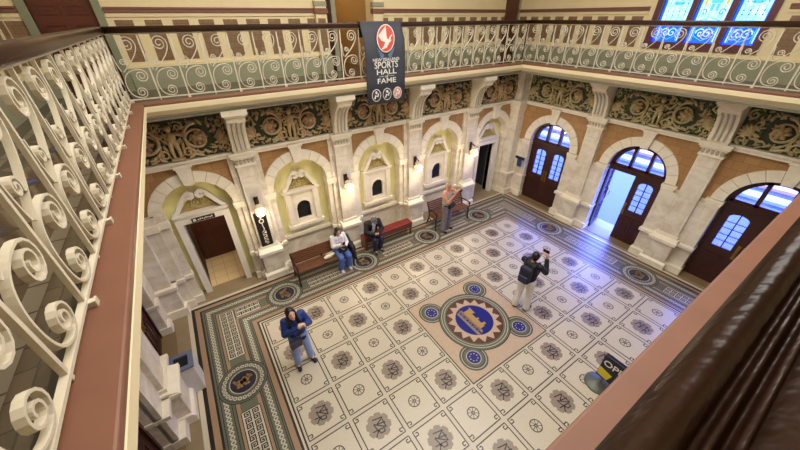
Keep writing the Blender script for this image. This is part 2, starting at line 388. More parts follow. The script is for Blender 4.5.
def wall(side, centers, hw, Ri, Ro, cz, zi, niche, doors, u0, u1):
    """local frame: x along the wall, -y towards the hall"""
    b = MB()   # 0 marble 1 spandrel 2 yellow 3 void
    edges = [u0]+[(a+c)/2 for a, c in zip(centers, centers[1:])]+[u1]
    for i, c in enumerate(centers):
        l, r = edges[i], edges[i+1]
        poly = [(l,zi),(c-Ro+.02,zi)]+circ(c, cz, Ro-.02, PI, 0, 24)+[(c+Ro-.02,zi),(r,zi),(r,3.45),(l,3.45)]
        b.prism(poly, .02, .45, 'xz', 1)
        b.box(l, c-Ri, 0, .45, 0, zi, 0); b.box(c+Ri, r, 0, .45, 0, zi, 0)
        b.box(l, r, .0, .45, 3.45, ZT, 0)
        if niche:
            if i in doors:
                dw = .42; poly = [(c-Ri,0),(c-dw,0),(c-dw,2.06),(c+dw,2.06),(c+dw,0),(c+Ri,0),(c+Ri,cz)]+circ(c, cz, Ri+.03, 0, PI, 20)
                b.prism(poly, .27, .45, 'xz', 2)
            else:
                wr = .19; poly = [(c-Ri,.0),(c+Ri,.0),(c+Ri,cz)]+circ(c, cz, Ri+.03, 0, PI, 20)
                b.prism(poly, .285, .45, 'xz', 2)
                b.box(c-Ri, c+Ri, .22, .33, 0, .78, 0)
    loc, rz = FR[side]
    names = {'N': 'wall_north', 'E': 'wall_east', 'W': 'wall_west'}
    o = b.build(names[side], [MARBLE, SPAN, YELLOW, VOID], loc=loc, rz=rz)
    struct(o, {'N': 'ticket office wall with five arched yellow niches', 'E': 'street wall with three arched doorways', 'W': 'platform wall with arched doorways below the left gallery'}[side])
    # archivolts with keystone and imposts
    vo = MB()
    nv = 11
    for k in range(nv):
        a0 = PI*k/nv+.006; a1 = PI*(k+1)/nv-.006; vo.arch(0, cz, Ri, Ro, a0, a1, -.035 if k != nv//2 else -.03, .3, 4, 0)
    vo.arch(0, cz, Ri+.004, Ro-.004, 0, PI, -.02, .29, 24, 1)
    kz0, kz1 = cz+Ri-.03, 3.44
    vo.prism([(-.09,kz0),(.09,kz0),(.15,kz1),(-.15,kz1)], -.1, .1, 'xz', 0); vo.box(-.17, .17, -.12, .05, kz1-.04, kz1+.02, 0)
    for s in (-1, 1):
        x0, x1 = sorted((s*(Ri-.03), s*(Ro+.06)))
        vo.box(x0, x1, -.066, .3, zi-.02, zi+.06, 0); x0, x1 = sorted((s*(Ri-.015), s*(Ro+.03))); vo.box(x0, x1, -.057, .3, zi-.1, zi-.02, 0)
        x0, x1 = sorted((s*(Ri-.02), s*(Ro+.02)))
        vo.box(x0, x1, -.06, .3, 0, .2, 0); vo.box(x0, x1, -.06, .3, .8, .88, 0)
    me = vo.mesh('arch', [STONE, GREYMOLD])
    for i, c in enumerate(centers):
        o = bpy.data.objects.new(tname(), me); COL.objects.link(o); o.location = Vector(loc)+Matrix.Rotation(rz, 3, 'Z') @ Vector((c, 0, 0)); o.rotation_euler[2] = rz
        struct(o, 'pale stone arch surround with keystone')
    # string course
    sc = MB(); sc.box(u0, u1, -.07, .1, 3.42, 3.49, 0); sc.box(u0, u1, -.1, .1, 3.49, 3.54, 0); sc.box(u0, u1, -.06, .1, 4.36, 4.5, 0)
    o = sc.build(tname(), [STONE], loc=loc, rz=rz); struct(o, 'stone string course under the frieze')

wall('N', NC, 1.165, .70, .93, 2.35, 2.30, True, (0, 4), -1.85, 10.05)
wall('E', EC, 1.37, .75, 1.0, 2.25, 2.18, False, (), -1.7, 7.05)
wall('W', WC[::-1], 1.37, .75, 1.0, 2.25, 2.18, False, (), -7.05, 1.7)
sb = MB(); sb.box(-11, 2.6, 0, .3, 0, ZT, 0); o = sb.build('wall_south', [MARBLE], loc=FR['S'][0], rz=PI); struct(o, 'plain marble wall under the near gallery')

def pilaster_mb(hw=.2, d=.15, pd=.27, cap_z=3.2, step=.13, stepd=.05, stz=3.42):
    b = MB()  # 0 marble 1 stone 2 grey carved
    b.box(-hw-.05, hw+.05, -pd, .05, .2, .8, 0)
    b.box(-hw-.1, hw+.1, -pd-.05, .05, 0, .16, 1); b.prism([(-pd-.05,.16),(-pd,.22),(.05,.22),(.05,.16)], -hw-.1, hw+.1, 'yz', 1)
    b.box(-hw-.1, hw+.1, -pd-.05, .05, .8, .88, 1)
    b.prism([(-pd-.05,.88),(-d-.02,.94),(.05,.94),(.05,.88)], -hw-.08, hw+.08, 'yz', 1)
    b.box(-hw, hw, -d, .05, .92, cap_z, 0)
    b.box(-hw-.03, hw+.03, -d-.03, .05, .94, 1.02, 1)
    b.box(-hw-step, hw+step, -stepd, .05, .2, stz, 0)
    b.box(-hw-step-.03, hw+step+.03, -stepd-.1, .05, 0, .2, 1); b.box(-hw-step-.03, hw+step+.03, -stepd-.1, .05, .8, .88, 1)
    for k, (e, z0, z1) in enumerate(((.025, cap_z, cap_z+.05), (.0, cap_z+.05, cap_z+.17), (.04, cap_z+.17, cap_z+.22), (.075, cap_z+.22, cap_z+.29), (.095, cap_z+.29, cap_z+.33))):
        b.box(-hw-e, hw+e, -d-e, .05, z0, z1, 1)
    for k in range(5):                                             # carved leaves of the capital
        x = -hw+.04+(2*hw-.08)*k/4; b.ball((x, -d-.005, cap_z+.11), (.035,.025,.055), 2, 8, 6)
    # console that carries the gallery
    prof = [(.02,3.53),(-.2,3.53),(-.235,3.6),(-.24,3.72),(-.26,3.86),(-.31,4.0),(-.4,4.13),(-.52,4.22),(-.6,4.27),(-.62,4.34),(-.62,4.4),(.02,4.4)]
    b.prism(prof, -hw+.03, hw-.03, 'yz', 1)
    inner = [(p[0]-.012, p[1]+.0) for p in prof[2:8]]
    for x in (-hw*.45, 0, hw*.45): b.tube([(x, p[0]-.006, p[1]) for p in inner], .022, 6, 2)
    b.box(-hw-.03, hw+.03, -.68, .02, 4.4, 4.5, 1); b.box(-hw-.0, hw+.0, -.65, .02, 4.36, 4.4, 1)
    for s in (-1, 1): b.lathe([(.07,-.012),(.07,.012)], (s*(hw-.03), -.5, 4.3), 14, 1, 'x'); b.lathe([(.06,-.012),(.06,.012)], (s*(hw-.03), -.16, 3.62), 12, 1, 'x')
    return b
pme = pilaster_mb().mesh('pilaster', [MARBLE, STONE, CARVED]); pme2 = pilaster_mb(.22, .15, .28, 3.2, .4, .07, 2.1).mesh('pilaster', [MARBLE, STONE, CARVED])
def place(side, me, u, label):
    loc, rz = FR[side]; o = bpy.data.objects.new(tname(), me); COL.objects.link(o)
    o.location = Vector(loc)+Matrix.Rotation(rz, 3, 'Z') @ Vector((u, 0, 0)); o.rotation_euler[2] = rz; struct(o, label); return o
for k in range(4): place('N', pme, (NC[k]+NC[k+1])/2, 'marble pilaster and console on the ticket wall')
for side, cs in (('E', EC), ('W', WC)):
    for k in range(2): place(side, pme2, (cs[k]+cs[k+1])/2, 'broad marble pier with pilaster between two doors')
# corner piers
cp = MB()
for z0, z1, e, m in ((.22,.8,.05,0),(0,.22,.1,1),(.8,.88,.1,1),(.88,3.2,0,0),(3.2,3.3,.03,1),(3.3,3.42,.06,1),(3.42,3.53,.09,1),(3.53,4.4,-.02,0),(4.4,4.5,.05,1)):
    cp.box(-.32-e, .02, -.02, .34+e, z0, z1, m)
def corner(loc, sx, sy, label):
    b = MB()
    for v, f, m in zip([0], [0], [0]): pass
    b._merge(cp, Matrix(((sx,0,0,0),(0,sy,0,0),(0,0,1,0),(0,0,0,1))), 0)
    o = b.build(tname(), [MARBLE, STONE], loc=loc); struct(o, label)
corner((10.05,1.7,0), 1, -1, 'marble corner pier beside the street doors'); corner((-1.8,1.7,0), -1, -1, 'marble corner pier by the left gallery')
st = MB()                                                         # stepped pilasters in the far left corner
for k, (u, d) in enumerate(((-1.35,.18),(-1.16,.1))):
    st.box(u-.14, u+.12, -d, .02, .2, 2.5, 0); st.box(u-.17, u+.14, -d-.05, .02, 0, .2, 1); st.box(u-.17, u+.14, -d-.05, .02, .8, .88, 1); st.box(u-.16, u+.14, -d-.04, .02, 2.2, 2.36, 1)
o = st.build(tname(), [MARBLE, STONE], loc=FR['N'][0]); struct(o, 'stepped marble pilasters left of the staff doorway')

# ------------------------------------------------------------------ majolica frieze
def frieze_mb(width, fig=True):
    b = MB(); z0, z1 = 3.56, 4.34; zc = (z0+z1)/2; H = z1-z0
    b.box(-width/2, width/2, -.03, .0, z0, z1, 0)
    def spir(cx, cz, R, turns, dirn, a0, r, y=-.05, m=1):
        P = []; n = int(16*turns)
        for i in range(n+1):
            t = i/n; rr = R*(1-t*.88); a = a0+dirn*2*PI*turns*t; P.append((cx+rr*math.cos(a), y-.02*t, cz+rr*math.sin(a)))
        b.tube(P, [r*(1-.45*i/n) for i in range(n+1)], 6, m)
    def leaf(cx, cz, L, a, w, m=1, y=-.05):
        q = Quaternion((0,1,0), -a); b.ball((cx, y, cz), (L, .028, w), m, 8, 5, q)
    def rosette(cx, cz, R):
        for k in range(7):
            a = 2*PI*k/7; leaf(cx+R*.6*math.cos(a), cz+R*.6*math.sin(a), R*.45, a, R*.28, 3, -.065)
        b.ball((cx, -.08, cz), (R*.34, .04, R*.34), 1, 8, 6)
    rnd = random.Random(int(width*100)); W2 = width/2; ring = W2*.47; R0 = H*.40
    nx = int(width/.072)
    for i in range(nx):                                            # leafage that fills the ground
        for k in range(10):
            x = -W2+.04+(width-.08)*(i+rnd.random())/nx; z = z0+.03+(H-.06)*(k+rnd.random())/10; d = math.hypot(abs(x)-ring, z-zc)
            if abs(x) < .07 or (R0*.5 < d < R0*.86): continue
            leaf(x, z, rnd.uniform(.04,.065), rnd.uniform(0,PI), rnd.uniform(.017,.025), 2 if rnd.random() < .28 else 1, rnd.uniform(-.05,-.025))
    for s in (-1, 1):
        cx = s*ring
        spir(cx, zc, R0, 1.0, s, PI/2, .036, -.06); spir(cx, zc, R0, 1.0, -s, -PI/2, .026, -.055); rosette(cx, zc, H*.2)
        for k in range(14):
            a = 2*PI*k/14; leaf(cx+R0*1.13*math.cos(a), zc+R0*.98*math.sin(a), .075, a+.8*s, .03, 1, -.06)
        spir(s*.2, z0+.14, .12, 1.5, s, -PI/2, .026, -.07); spir(s*.17, z1-.12, .09, 1.3, -s, PI/2, .02, -.06)
        b.tube([(s*(.22+t*(ring-.22)), -.06, z0+.05+.03*math.sin(t*5)) for t in (0,.2,.4,.6,.8,1)], .028, 6, 1)
        for k in range(6):                                         # acanthus fan at the outer end
            a = PI/2-s*(.1+.28*k); x0_ = s*W2*.80; leaf(x0_+.13*math.cos(a), z0+.12+.22*math.sin(a)+.02*k, .14, a, .035, 3 if k % 3 == 0 else 1, -.07)
        spir(s*W2*.9, z1-.13, .1, 1.4, -s, PI/2, .026, -.07); spir(s*W2*.9, z0+.13, .1, 1.3, s, -PI/2, .026, -.07)
    if fig:                                                       # small standing cherub relief
        b.ball((0,-.09,z1-.13), (.06,.06,.07), 1, 10, 7); b.ball((0,-.08,z1-.32), (.085,.06,.13), 1, 10, 7)
        for s in (-1, 1):
            b.cap((s*.08,-.08,z1-.24), .032, (s*.2,-.07,z1-.3), .026, 1, 8); b.cap((s*.2,-.07,z1-.3), .026, (s*.27,-.07,z1-.18), .02, 1, 8)
            b.cap((s*.04,-.09,z1-.42), .05, (s*.06,-.09,z1-.56), .036, 1, 8); b.cap((s*.06,-.09,z1-.56), .036, (s*.05,-.08,z1-.7), .026, 1, 8)
        b.box(-.12, .12, -.1, 0, z0, z0+.06, 1)
    return b
fN = frieze_mb(1.98).mesh('frieze', [FR_BACK, FR_TAN, FR_GRN, FR_ROSE], smooth=True)
fE = frieze_mb(2.34).mesh('frieze', [FR_BACK, FR_OLV, FR_GRN, FR_TAN], smooth=True)
for c in NC: place('N', fN, c, 'glazed frieze panel of tan scrolls, leaves and a cherub')
for c in EC: place('E', fE, c, 'glazed frieze panel of olive scrolls and leaves')
for c in WC: place('W', fE, c, 'glazed frieze panel of olive scrolls on the platform wall')

# ------------------------------------------------------------------ aedicules (ticket windows, doorways)
def pediment(b, hw, z, m=0, mt=1):
    b.box(-hw-.04, hw+.04, .1, .34, z, z+.05, m); b.box(-hw, hw, .14, .34, z-.05, z, m)
    for s in (-1, 1):
        P = []
        for i in range(15):
            t = i/14; x = hw*(1-t*.8); zz = z+.06+.46*(3*t*t-2*t*t*t); P.append((s*x, .22, zz))
        a = PI/2
        for i in range(1, 13):
            t = i/12; rr = .07*(1-.55*t); P.append((s*(hw*.2+.0-.0+.0*t)-s*(.0)+s*(rr*math.sin(-t*5.0))*1.0, .22, z+.45+rr*math.cos(t*5.0)))
        b.tube(P, None, m=m, flat=(.09,.045))
    b.prism([(-hw*.8,z+.05),(hw*.8,z+.05),(hw*.22,z+.36),(0,z+.46),(-hw*.22,z+.36)], .26, .33, 'xz', mt)
    for r in (.13, .08): b.tube([(r*math.cos(2*PI*k/18), .25, z+.23+r*math.sin(2*PI*k/18)) for k in range(18)], .02, 6, mt, closed=True)
    b.ball((0,.25,z+.23), (.05,.04,.05), mt, 8, 6)
    for s in (-1, 1):
        b.tube([(s*(.2+.09*(1-k/14)*math.cos(k*.62)), .25, z+.13+.075*(1-k/14)*math.sin(k*.62)) for k in range(13)], .018, 6, mt)
        b.ball((s*.36,.25,z+.1), (.06,.03,.03), mt, 8, 5)
RELIEF = mat('pediment_relief', (178,158,98), .5, var=.2, vscale=14)
def ticket_window(u, n):
    e = thing('window_%d' % n, 'arched ticket window in white aedicule frame', 'window', (u, 1.7, 0), 0, None, 'structure')
    b = MB(); wr = .19; hw = .46
    poly_l = [(-hw,1.15),(-wr,1.15),(-wr,1.64)]+circ(0, 1.64, wr, PI, PI/2, 8)+[(0,2.12),(-hw,2.12)]
    b.prism(poly_l, .18, .34, 'xz', 0); b.prism([(-p[0], p[1]) for p in poly_l], .18, .34, 'xz', 0)
    b.box(-wr, wr, .18, .34, 1.15, 1.27, 0)
    for s in (-1, 1):
        x0, x1 = sorted((s*.3, s*.44)); b.box(x0, x1, .13, .2, 1.2, 2.1, 0)
    b.box(-hw-.05, hw+.05, .1, .34, 1.06, 1.15, 0); b.box(-hw-.02, hw+.02, .14, .34, .98, 1.06, 0)
    pediment(b, hw, 2.14); b.arch(0, 1.64, wr, wr+.04, 0, PI, .15, .2, 10, 0)
    b.build('window_surround', [STONE, RELIEF], e)
    p = MB(); p.prism([(-wr-.02,1.2),(wr+.02,1.2),(wr+.02,1.64)]+circ(0, 1.64, wr+.02, 0, PI, 10), .25, .275, 'xz', 0)
    p.build('window_pane', [mat('dark_room_pane', (9,9,10), .25)], e)  # darkness of the room behind is put into the pane colour
    l = MB(); l.box(-.7, .7, .14, .3, .78, .88, 0); l.build('window_ledge', [STONE], e)
for n, k in enumerate((1, 2, 3)): ticket_window(NC[k], n+1)

def doorway(u, n, label):
    e = thing('door_%d' % n, label, 'doorway', (u, 1.7, 0), 0, None, 'structure')
    b = MB()
    for s in (-1, 1):
        x0, x1 = sorted((s*.42, s*.56)); b.box(x0, x1, .1, .46, 0, 2.18, 0)
    b.box(-.42, .42, .1, .46, 2.05, 2.18, 0); pediment(b, .54, 2.235)
    b.build('door_surround', [MARBLE2, RELIEF], e); return e
d1 = doorway(NC[0], 1, 'open doorway with swan neck pediment and tiled lobby behind')
d5 = doorway(NC[4], 2, 'dark doorway with swan neck pediment near the street corner')
# lobby behind the first doorway
lb = MB()
lb.box(-1.75,-1.6,.45,1.9,0,2.6,1); lb.box(.95,1.1,.45,1.9,0,2.6,1); lb.box(-1.75,1.1,.45,1.9,2.5,2.6,1); lb.box(-1.75,1.1,1.75,1.9,0,2.6,1)
lb.box(-.5,-.425,.47,1.15,0,2.3,2); lb.box(-.49,-.43,1.15,1.69,0,2.3,4); lb.box(-.42,.9,1.7,1.76,0,2.5,3)
o = lb.build(tname(), [VOID, mat('lobby_wall', (150,120,90), .6), mat('lobby_curtain', (46,34,22), .7, var=.9, vscale=45), REDDOOR, mat('lobby_brown', (96,58,34), .5)], loc=(NC[0],1.7,0)); struct(o, 'small lobby seen through the open doorway')
lf = MB(); lf.box(-.55,.9,-.02,1.75,.001,.006,0)
o = lf.build(tname(), [brick_mat('lobby_tile', (226,198,150), (220,190,142), (180,150,110), .3, .3, .006, .35, None, 0, True)], loc=(NC[0],2.0,0)); struct(o, 'cream tiled lobby floor')
def red_leaf(name, wd, ht, parent, loc, npan=2, m=REDDOOR):
    b = MB(); b.box(0, wd, 0, .04, 0, ht)
    for i in range(npan):
        x0 = .1+(wd-.1)*i/npan; x1 = (wd-.1)*(i+1)/npan
        for z0, z1 in ((.12,.8),(.95,1.55),(1.68,ht-.12)):
            for q in ((x0,x1,z0,z0+.03),(x0,x1,z1-.03,z1),(x0,x0+.03,z0+.03,z1-.03),(x1-.03,x1,z0+.03,z1-.03)): b.box(q[0],q[1],-.018,.0,q[2],q[3])
            b.box(x0+.07, x1-.07, -.012, 0, z0+.07, z1-.07)
    return b.build(name, [m], parent, loc)
dl = red_leaf('door_leaf', .84, 2.05, d1, (-.42, 1.64, .01))
lm = MB(); lm.box(-.2,.2,.1,.16,2.24,2.3); lm.box(-.14,.14,.05,.1,2.25,2.27)
pl = MB(); pl.box(-.24,.24,.085,.1,2.065,2.165,0); 
for k in range(8): pl.box(-.115+.04*k, -.09+.04*k, .082, .085, 2.092+.006*(k % 3), 2.125+.008*((k*2) % 3), 1)
pl.box(-.21,-.15,.082,.085,2.085,2.145,1)
tag(pl.build('door_sign', [BLACK, mat('sign_white', (225,220,210), .5)], None, (NC[0],1.7,0)), 'small black name plate over the open lobby doorway', 'sign')
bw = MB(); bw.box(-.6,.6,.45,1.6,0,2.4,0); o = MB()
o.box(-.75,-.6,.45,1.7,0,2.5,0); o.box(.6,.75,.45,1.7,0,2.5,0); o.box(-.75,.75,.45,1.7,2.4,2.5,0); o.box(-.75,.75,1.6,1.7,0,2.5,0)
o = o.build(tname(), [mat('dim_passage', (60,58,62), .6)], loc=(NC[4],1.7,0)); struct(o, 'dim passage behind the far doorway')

# ------------------------------------------------------------------ street and platform doors
GLASS = glass_mat('door_glass', (244,247,252)); GLASSW = glass_mat('dim_glass', (120,130,150), .3)
def leaf(parent, x0, x1, y, glass, hinge_left=True):
    """a door leaf with ten small panes, drawn in the parent's frame"""
    b = MB(); w = x1-x0; cx = (x0+x1)/2; g = .19; gz0, gz1 = 1.06, 1.86; t = .05
    b.box(x0, cx-g, y, y+t, 0, 2.12); b.box(cx+g, x1, y, y+t, 0, 2.12); b.box(cx-g, cx+g, y, y+t, 0, gz0)
    top = [(cx-g,2.12),(cx-g,gz1)]+[(cx+g*math.cos(PI-PI*i/10), gz1+.11*math.sin(PI*i/10)) for i in range(1, 10)]+[(cx+g,gz1),(cx+g,2.12)]
    b.prism(top, y, y+t, 'xz')
    b.box(cx-.011, cx+.011, y, y+t, gz0, gz1+.12)
    for k in range(1, 5): b.box(cx-g, cx+g, y, y+t, gz0+(gz1+.06-gz0)*k/5-.009, gz0+(gz1+.06-gz0)*k/5+.009)
    for (a, c) in ((cx-g-.02, cx-.03), (cx+.03, cx+g+.02)):
        for q in ((a,c,.2,.24),(a,c,.8,.84),(a,a+.03,.24,.8),(c-.03,c,.24,.8)): b.box(q[0],q[1],y-.02,y,q[2],q[3])
        b.box(a+.06, c-.06, y-.014, y, .3, .74)
    b.box(x0, x1, y-.012, y, 0, .12)
    o = b.build('door_leaf', [DARKWOOD], parent)
    p = MB(); p.box(cx-g, cx+g, y+.02, y+.026, gz0, gz1+.1); p.build('glass_pane', [glass], o)
    h = MB(); hx = x1-.05 if hinge_left else x0+.05
    h.box(hx-.03, hx+.03, y-.018, y, .86, 1.26); h.tube([(hx,y-.02,.95),(hx,y-.07,.98),(hx,y-.07,1.16),(hx,y-.02,1.19)], .011, 6)
    h.build('door_handle', [BRASS], o); return o
DN = [2]
def arched_door(side, u, label, glass, opened=False):
    DN[0] += 1; loc, rz = FR[side]
    e = thing('door_%d' % DN[0], label, 'door', Vector(loc)+Matrix.Rotation(rz, 3, 'Z') @ Vector((u, 0, 0)), rz, None, 'structure')
    b = MB(); R = .75; cz = 2.25; y0, y1 = .16, .28
    b.box(-.75,-.69,y0,y1,0,2.25); b.box(.69,.75,y0,y1,0,2.25); b.box(-.75,.75,y0-.03,y1,2.12,2.27); b.box(-.75,.75,y0-.06,y1,2.2,2.24)
    b.arch(0, cz, .63, .75, 0, PI, y0, y1, 24)
    for x in (-.23,.23): b.box(x-.04, x+.04, y0, y1, 2.25, cz+math.sqrt(.68**2-x*x))
    b.box(-.69,.69,y0,y1,2.27,2.33)
    b.build('door_frame', [DARKWOOD], e)
    for (xa, xb) in ((-.64,-.27), (-.19,.19), (.27,.64)):
        n = 8; arc = [(xa+(xb-xa)*i/n, cz+math.sqrt(max(.02, .645**2-(xa+(xb-xa)*i/n)**2))) for i in range(n+1)]
        g = MB(); g.prism([(xb,2.33),(xa,2.33)]+arc, .21, .216, 'xz'); g.build('fanlight_pane', [glass], e)
    if opened:
        o = leaf(e, -.692, -.0, .2, glass)
        piv = Vector((-.69, .2, 0)); a = math.radians(101)
        o.matrix_local = Matrix.Translation(piv) @ Matrix.Rotation(a, 4, 'Z') @ Matrix.Translation(-piv)
    else: leaf(e, -.692, .0, .2, glass)
    leaf(e, .0, .692, .2, glass, False)
    th = MB(); th.box(-.75, .75, -.1, .45, 0, .012); th.build('door_threshold', [mat('threshold_stone', (128,104,72), .4)], e)
    return e
arched_door('E', EC[0], 'closed dark arched street door nearest the ticket wall', GLASS)
arched_door('E', EC[1], 'arched street door with its left leaf standing open', GLASS, True)
arched_door('E', EC[2], 'closed arched street door partly hidden by the near rail', GLASS)
for k, c in enumerate(WC): arched_door('W', c, ['dark platform door nearest the ticket wall', 'dark platform door below the litter bin pier', 'dark platform door out of sight'][k], GLASSW)
wb = MB(); wb.box(-7.1, 2.4, 1.0, 1.15, 0, ZT, 0); o = wb.build(tname(), [mat('backing_dark', (40,42,50), .7)], loc=FR['W'][0], rz=PI/2); struct(o, 'added dark backing slab behind the platform doors')  # slab added to close the doors off from outside light

# ------------------------------------------------------------------ street outside
sx = MB(); sx.box(10.5, 16.3, -20, 14, -.22, -.01, 0); sx.box(16.3, 16.5, -20, 14, -.3, .02, 1); sx.box(16.5, 17.6, -20, 14, -.35, -.12, 2)
sx.box(17.6, 18.3, -20, 14, -.3, 0, 3); sx.box(18.3, 19.2, -20, 14, -.35, -.12, 2); sx.box(19.2, 23.0, -20, 14, -.3, 0, 4); sx.box(23.0, 40, -20, 14, -.3, .02, 5)
for k in range(12): sx.box(16.9, 17.15, -19+2.8*k, -17.9+2.8*k, -.12, -.115, 3)
o = sx.build('floor_street', [mat('pavement', (88,88,88), .6, var=.06), mat('kerb', (132,132,130), .6), mat('asphalt', (52,54,58), .7), mat('road_paint', (184,184,180), .6), mat('brick_paving', (226,158,92), .7), mat('lawn', (160,110,80), .8)])
struct(o, 'street pavement and road outside the doors')

# ------------------------------------------------------------------ gallery: slab, fascia, coping
GX0, GX1, GY0, GY1 = -.545, 8.93, -5.79, .93             # edge of the opening
UX0, UX1, UY0, UY1 = -2.1, 11.0, -9.0, 3.1              # upper walls
GZ = 4.70
def frame_boxes(b, x0, x1, y0, y1, w, z0, z1, m):       # ring just outside a rectangle
    b.box(x0-w, x1+w, y1, y1+w, z0, z1, m); b.box(x0-w, x1+w, y0-w, y0, z0, z1, m); b.box(x0-w, x0, y0, y1, z0, z1, m); b.box(x1, x1+w, y0, y1, z0, z1, m)
g = MB()
g.box(UX0, GX0-.16, UY0, UY1, ZT, GZ, 0); g.box(GX1+.16, UX1, UY0, UY1, ZT, GZ, 0); g.box(GX0-.16, GX1+.16, GY1+.16, UY1, ZT, GZ, 0); g.box(GX0-.16, GX1+.16, UY0, GY0-.16, ZT, GZ, 0)
GT = brick_mat('gallery_tile', (84,70,56), (66,55,46), (50,42,36), .15, .15, .005, .1, None, 0, True)
o = g.build('floor_gallery', [GT]); struct(o, 'brown tiled gallery floor behind the balustrades')
pt = MB()                                               # pale strips and diamonds in the left gallery floor
for k in range(44):
    y = -8.6+k*.26; pt.rect(-1.07,-.98,y+.004,y+.25,GZ+.001,0)
    pt.rect(-1.86,-1.78,y+.004,y+.25,GZ+.001,0)
for k in range(22):
    y = -8.6+k*.52+.1; c = -1.42
    pt.sheet([(c-.14,y),(c,y-.14),(c+.14,y),(c,y+.14)], GZ+.001, 2 if k % 2 else 1); pt.sheet([(c-.05,y),(c,y-.05),(c+.05,y),(c,y+.05)], GZ+.002, 3 if k % 2 else 0)
    for s in (-1, 1): pt.sheet([(c+s*.34,y),(c+s*.2,y+.13),(c+s*.2,y-.13)], GZ+.001, 1)
    y2 = y+.26; pt.sheet([(-.9,y2),(-.8,y2+.1),(-.8,y2-.1)], GZ+.001, 1)
o = pt.build(tname(), [mat('strip_tile', (112,104,90), .35), mat('rose_tile', (104,80,68), .35), mat('dark_tile', (58,44,40), .35), mat('blue_tile', (44,74,150), .3)], recalc=False); struct(o, 'inlaid tile pattern of the left gallery floor')
def ring_loft(b, prof, m):                               # closed profile (outward offset, z) swept round the opening
    k = len(prof); vs = [(x, y, z) for o_, z in prof for x, y in ((GX0-o_,GY0-o_),(GX1+o_,GY0-o_),(GX1+o_,GY1+o_),(GX0-o_,GY1+o_))]
    b.add(vs, [(i*4+q, i*4+(q+1) % 4, ((i+1) % k)*4+(q+1) % 4, ((i+1) % k)*4+q) for i in range(k) for q in range(4)], m)
f = MB(); ring_loft(f, [(0.004,4.75),(-.002,4.743),(-.002,4.665),(.0,4.66),(.12,4.56),(.155,4.56),(.155,4.76)], 0); ring_loft(f, [(.115,4.575),(.1,4.545),(.13,4.54),(.13,4.5),(.158,4.5),(.158,4.575)], 1)
o = f.build(tname(), [CREAM, GREYMOLD]); struct(o, 'cream fascia band round the gallery edge')
c = MB(); frame_boxes(c, GX0, GX1, GY0, GY1, .2, 4.745, 4.8, 0)
o = c.build(tname(), [COPING], bevel=.012); struct(o, 'pinkish coping along the gallery edge')
c = MB(); frame_boxes(c, GX0-.19, GX1+.19, GY0-.19, GY1+.19, .055, GZ, 4.79, 0)
o = c.build(tname(), [BLACK]); struct(o, 'narrow black strip behind the coping')

# ------------------------------------------------------------------ balustrades
BH0, BH1, MOD = 4.84, 5.772, .435
def spiral_pts(cx, cz, R, a0, dirn, turns, n=26, shrink=.8):
    return [(cx+R*(1-shrink*i/n)*math.cos(a0+dirn*2*PI*turns*i/n), 0, cz+R*(1-shrink*i/n)*math.sin(a0+dirn*2*PI*turns*i/n)) for i in range(n+1)]
def bez(a, b_, c_, d, n=12):
    out = []
    for i in range(n+1):
        t = i/n; s = 1-t; out.append(tuple(s**3*a[k]+3*s*s*t*b_[k]+3*s*t*t*c_[k]+t**3*d[k] for k in range(3)))
    return out
def scroll_mb():
    b = MB(); F = (.015, .0062)
    # upper S: spiral, right flank, long diagonal to the bar
    sp = spiral_pts(.255, .80, .112, 0, 1, 1.9)[::-1]
    dg = bez((.367,0,.80), (.365,0,.66), (.19,0,.53), (.075,0,.415))
    b.tube(sp+dg[1:], None, flat=F)
    b.tube(spiral_pts(.115, .555, .05, -.6, 1, 1.6)[::-1]+[(.18,0,.515)], None, flat=F)
    # lower C with a large and a small volute
    top = spiral_pts(.285, .345, .098, PI/2, -1, 1.9)[::-1]
    body = bez((.285,0,.443), (.10,0,.45), (.03,0,.33), (.035,0,.2))[1:]+bez((.035,0,.2), (.04,0,.06), (.11,0,.022), (.205,0,.022))[1:]
    bot = spiral_pts(.205, .105, .083, -PI/2, 1, 1.8)[1:]
    b.tube(top+body+bot, None, flat=F)
    b.tube(bez((.05,0,.43), (.02,0,.5), (.02,0,.6), (.015,0,.66)), None, flat=F)
    return b
scroll_me = scroll_mb().mesh('scrollwork', [IRON])
bm_ = MB(); bm_.box(-.011,.011,-.011,.011,-.035,BH1-BH0+.01); bar_me = bm_.mesh('baluster', [IRON])
fm = MB(); fm.box(-.018,.018,-.04,.015,-.045,-.008); fm.box(-.022,.022,-.046,-.036,-.045,-.004); foot_me = fm.mesh('foot', [IRON])
def handrail_prof():
    L = [(-.06,0),(-.068,.015),(-.073,.04),(-.0725,.06),(-.07,.076),(-.066,.086),(-.061,.09),(-.055,.0885),(-.05,.081),(-.048,.079),(-.0465,.081),(-.045,.084),(-.0435,.082),(-.0415,.079),(-.04,.078),(-.0385,.08),(-.037,.084),(-.035,.081),(-.0335,.079),(-.028,.084),(-.015,.088)]
    return L+[(0,.088)]+[(-a, h) for a, h in L[::-1]]
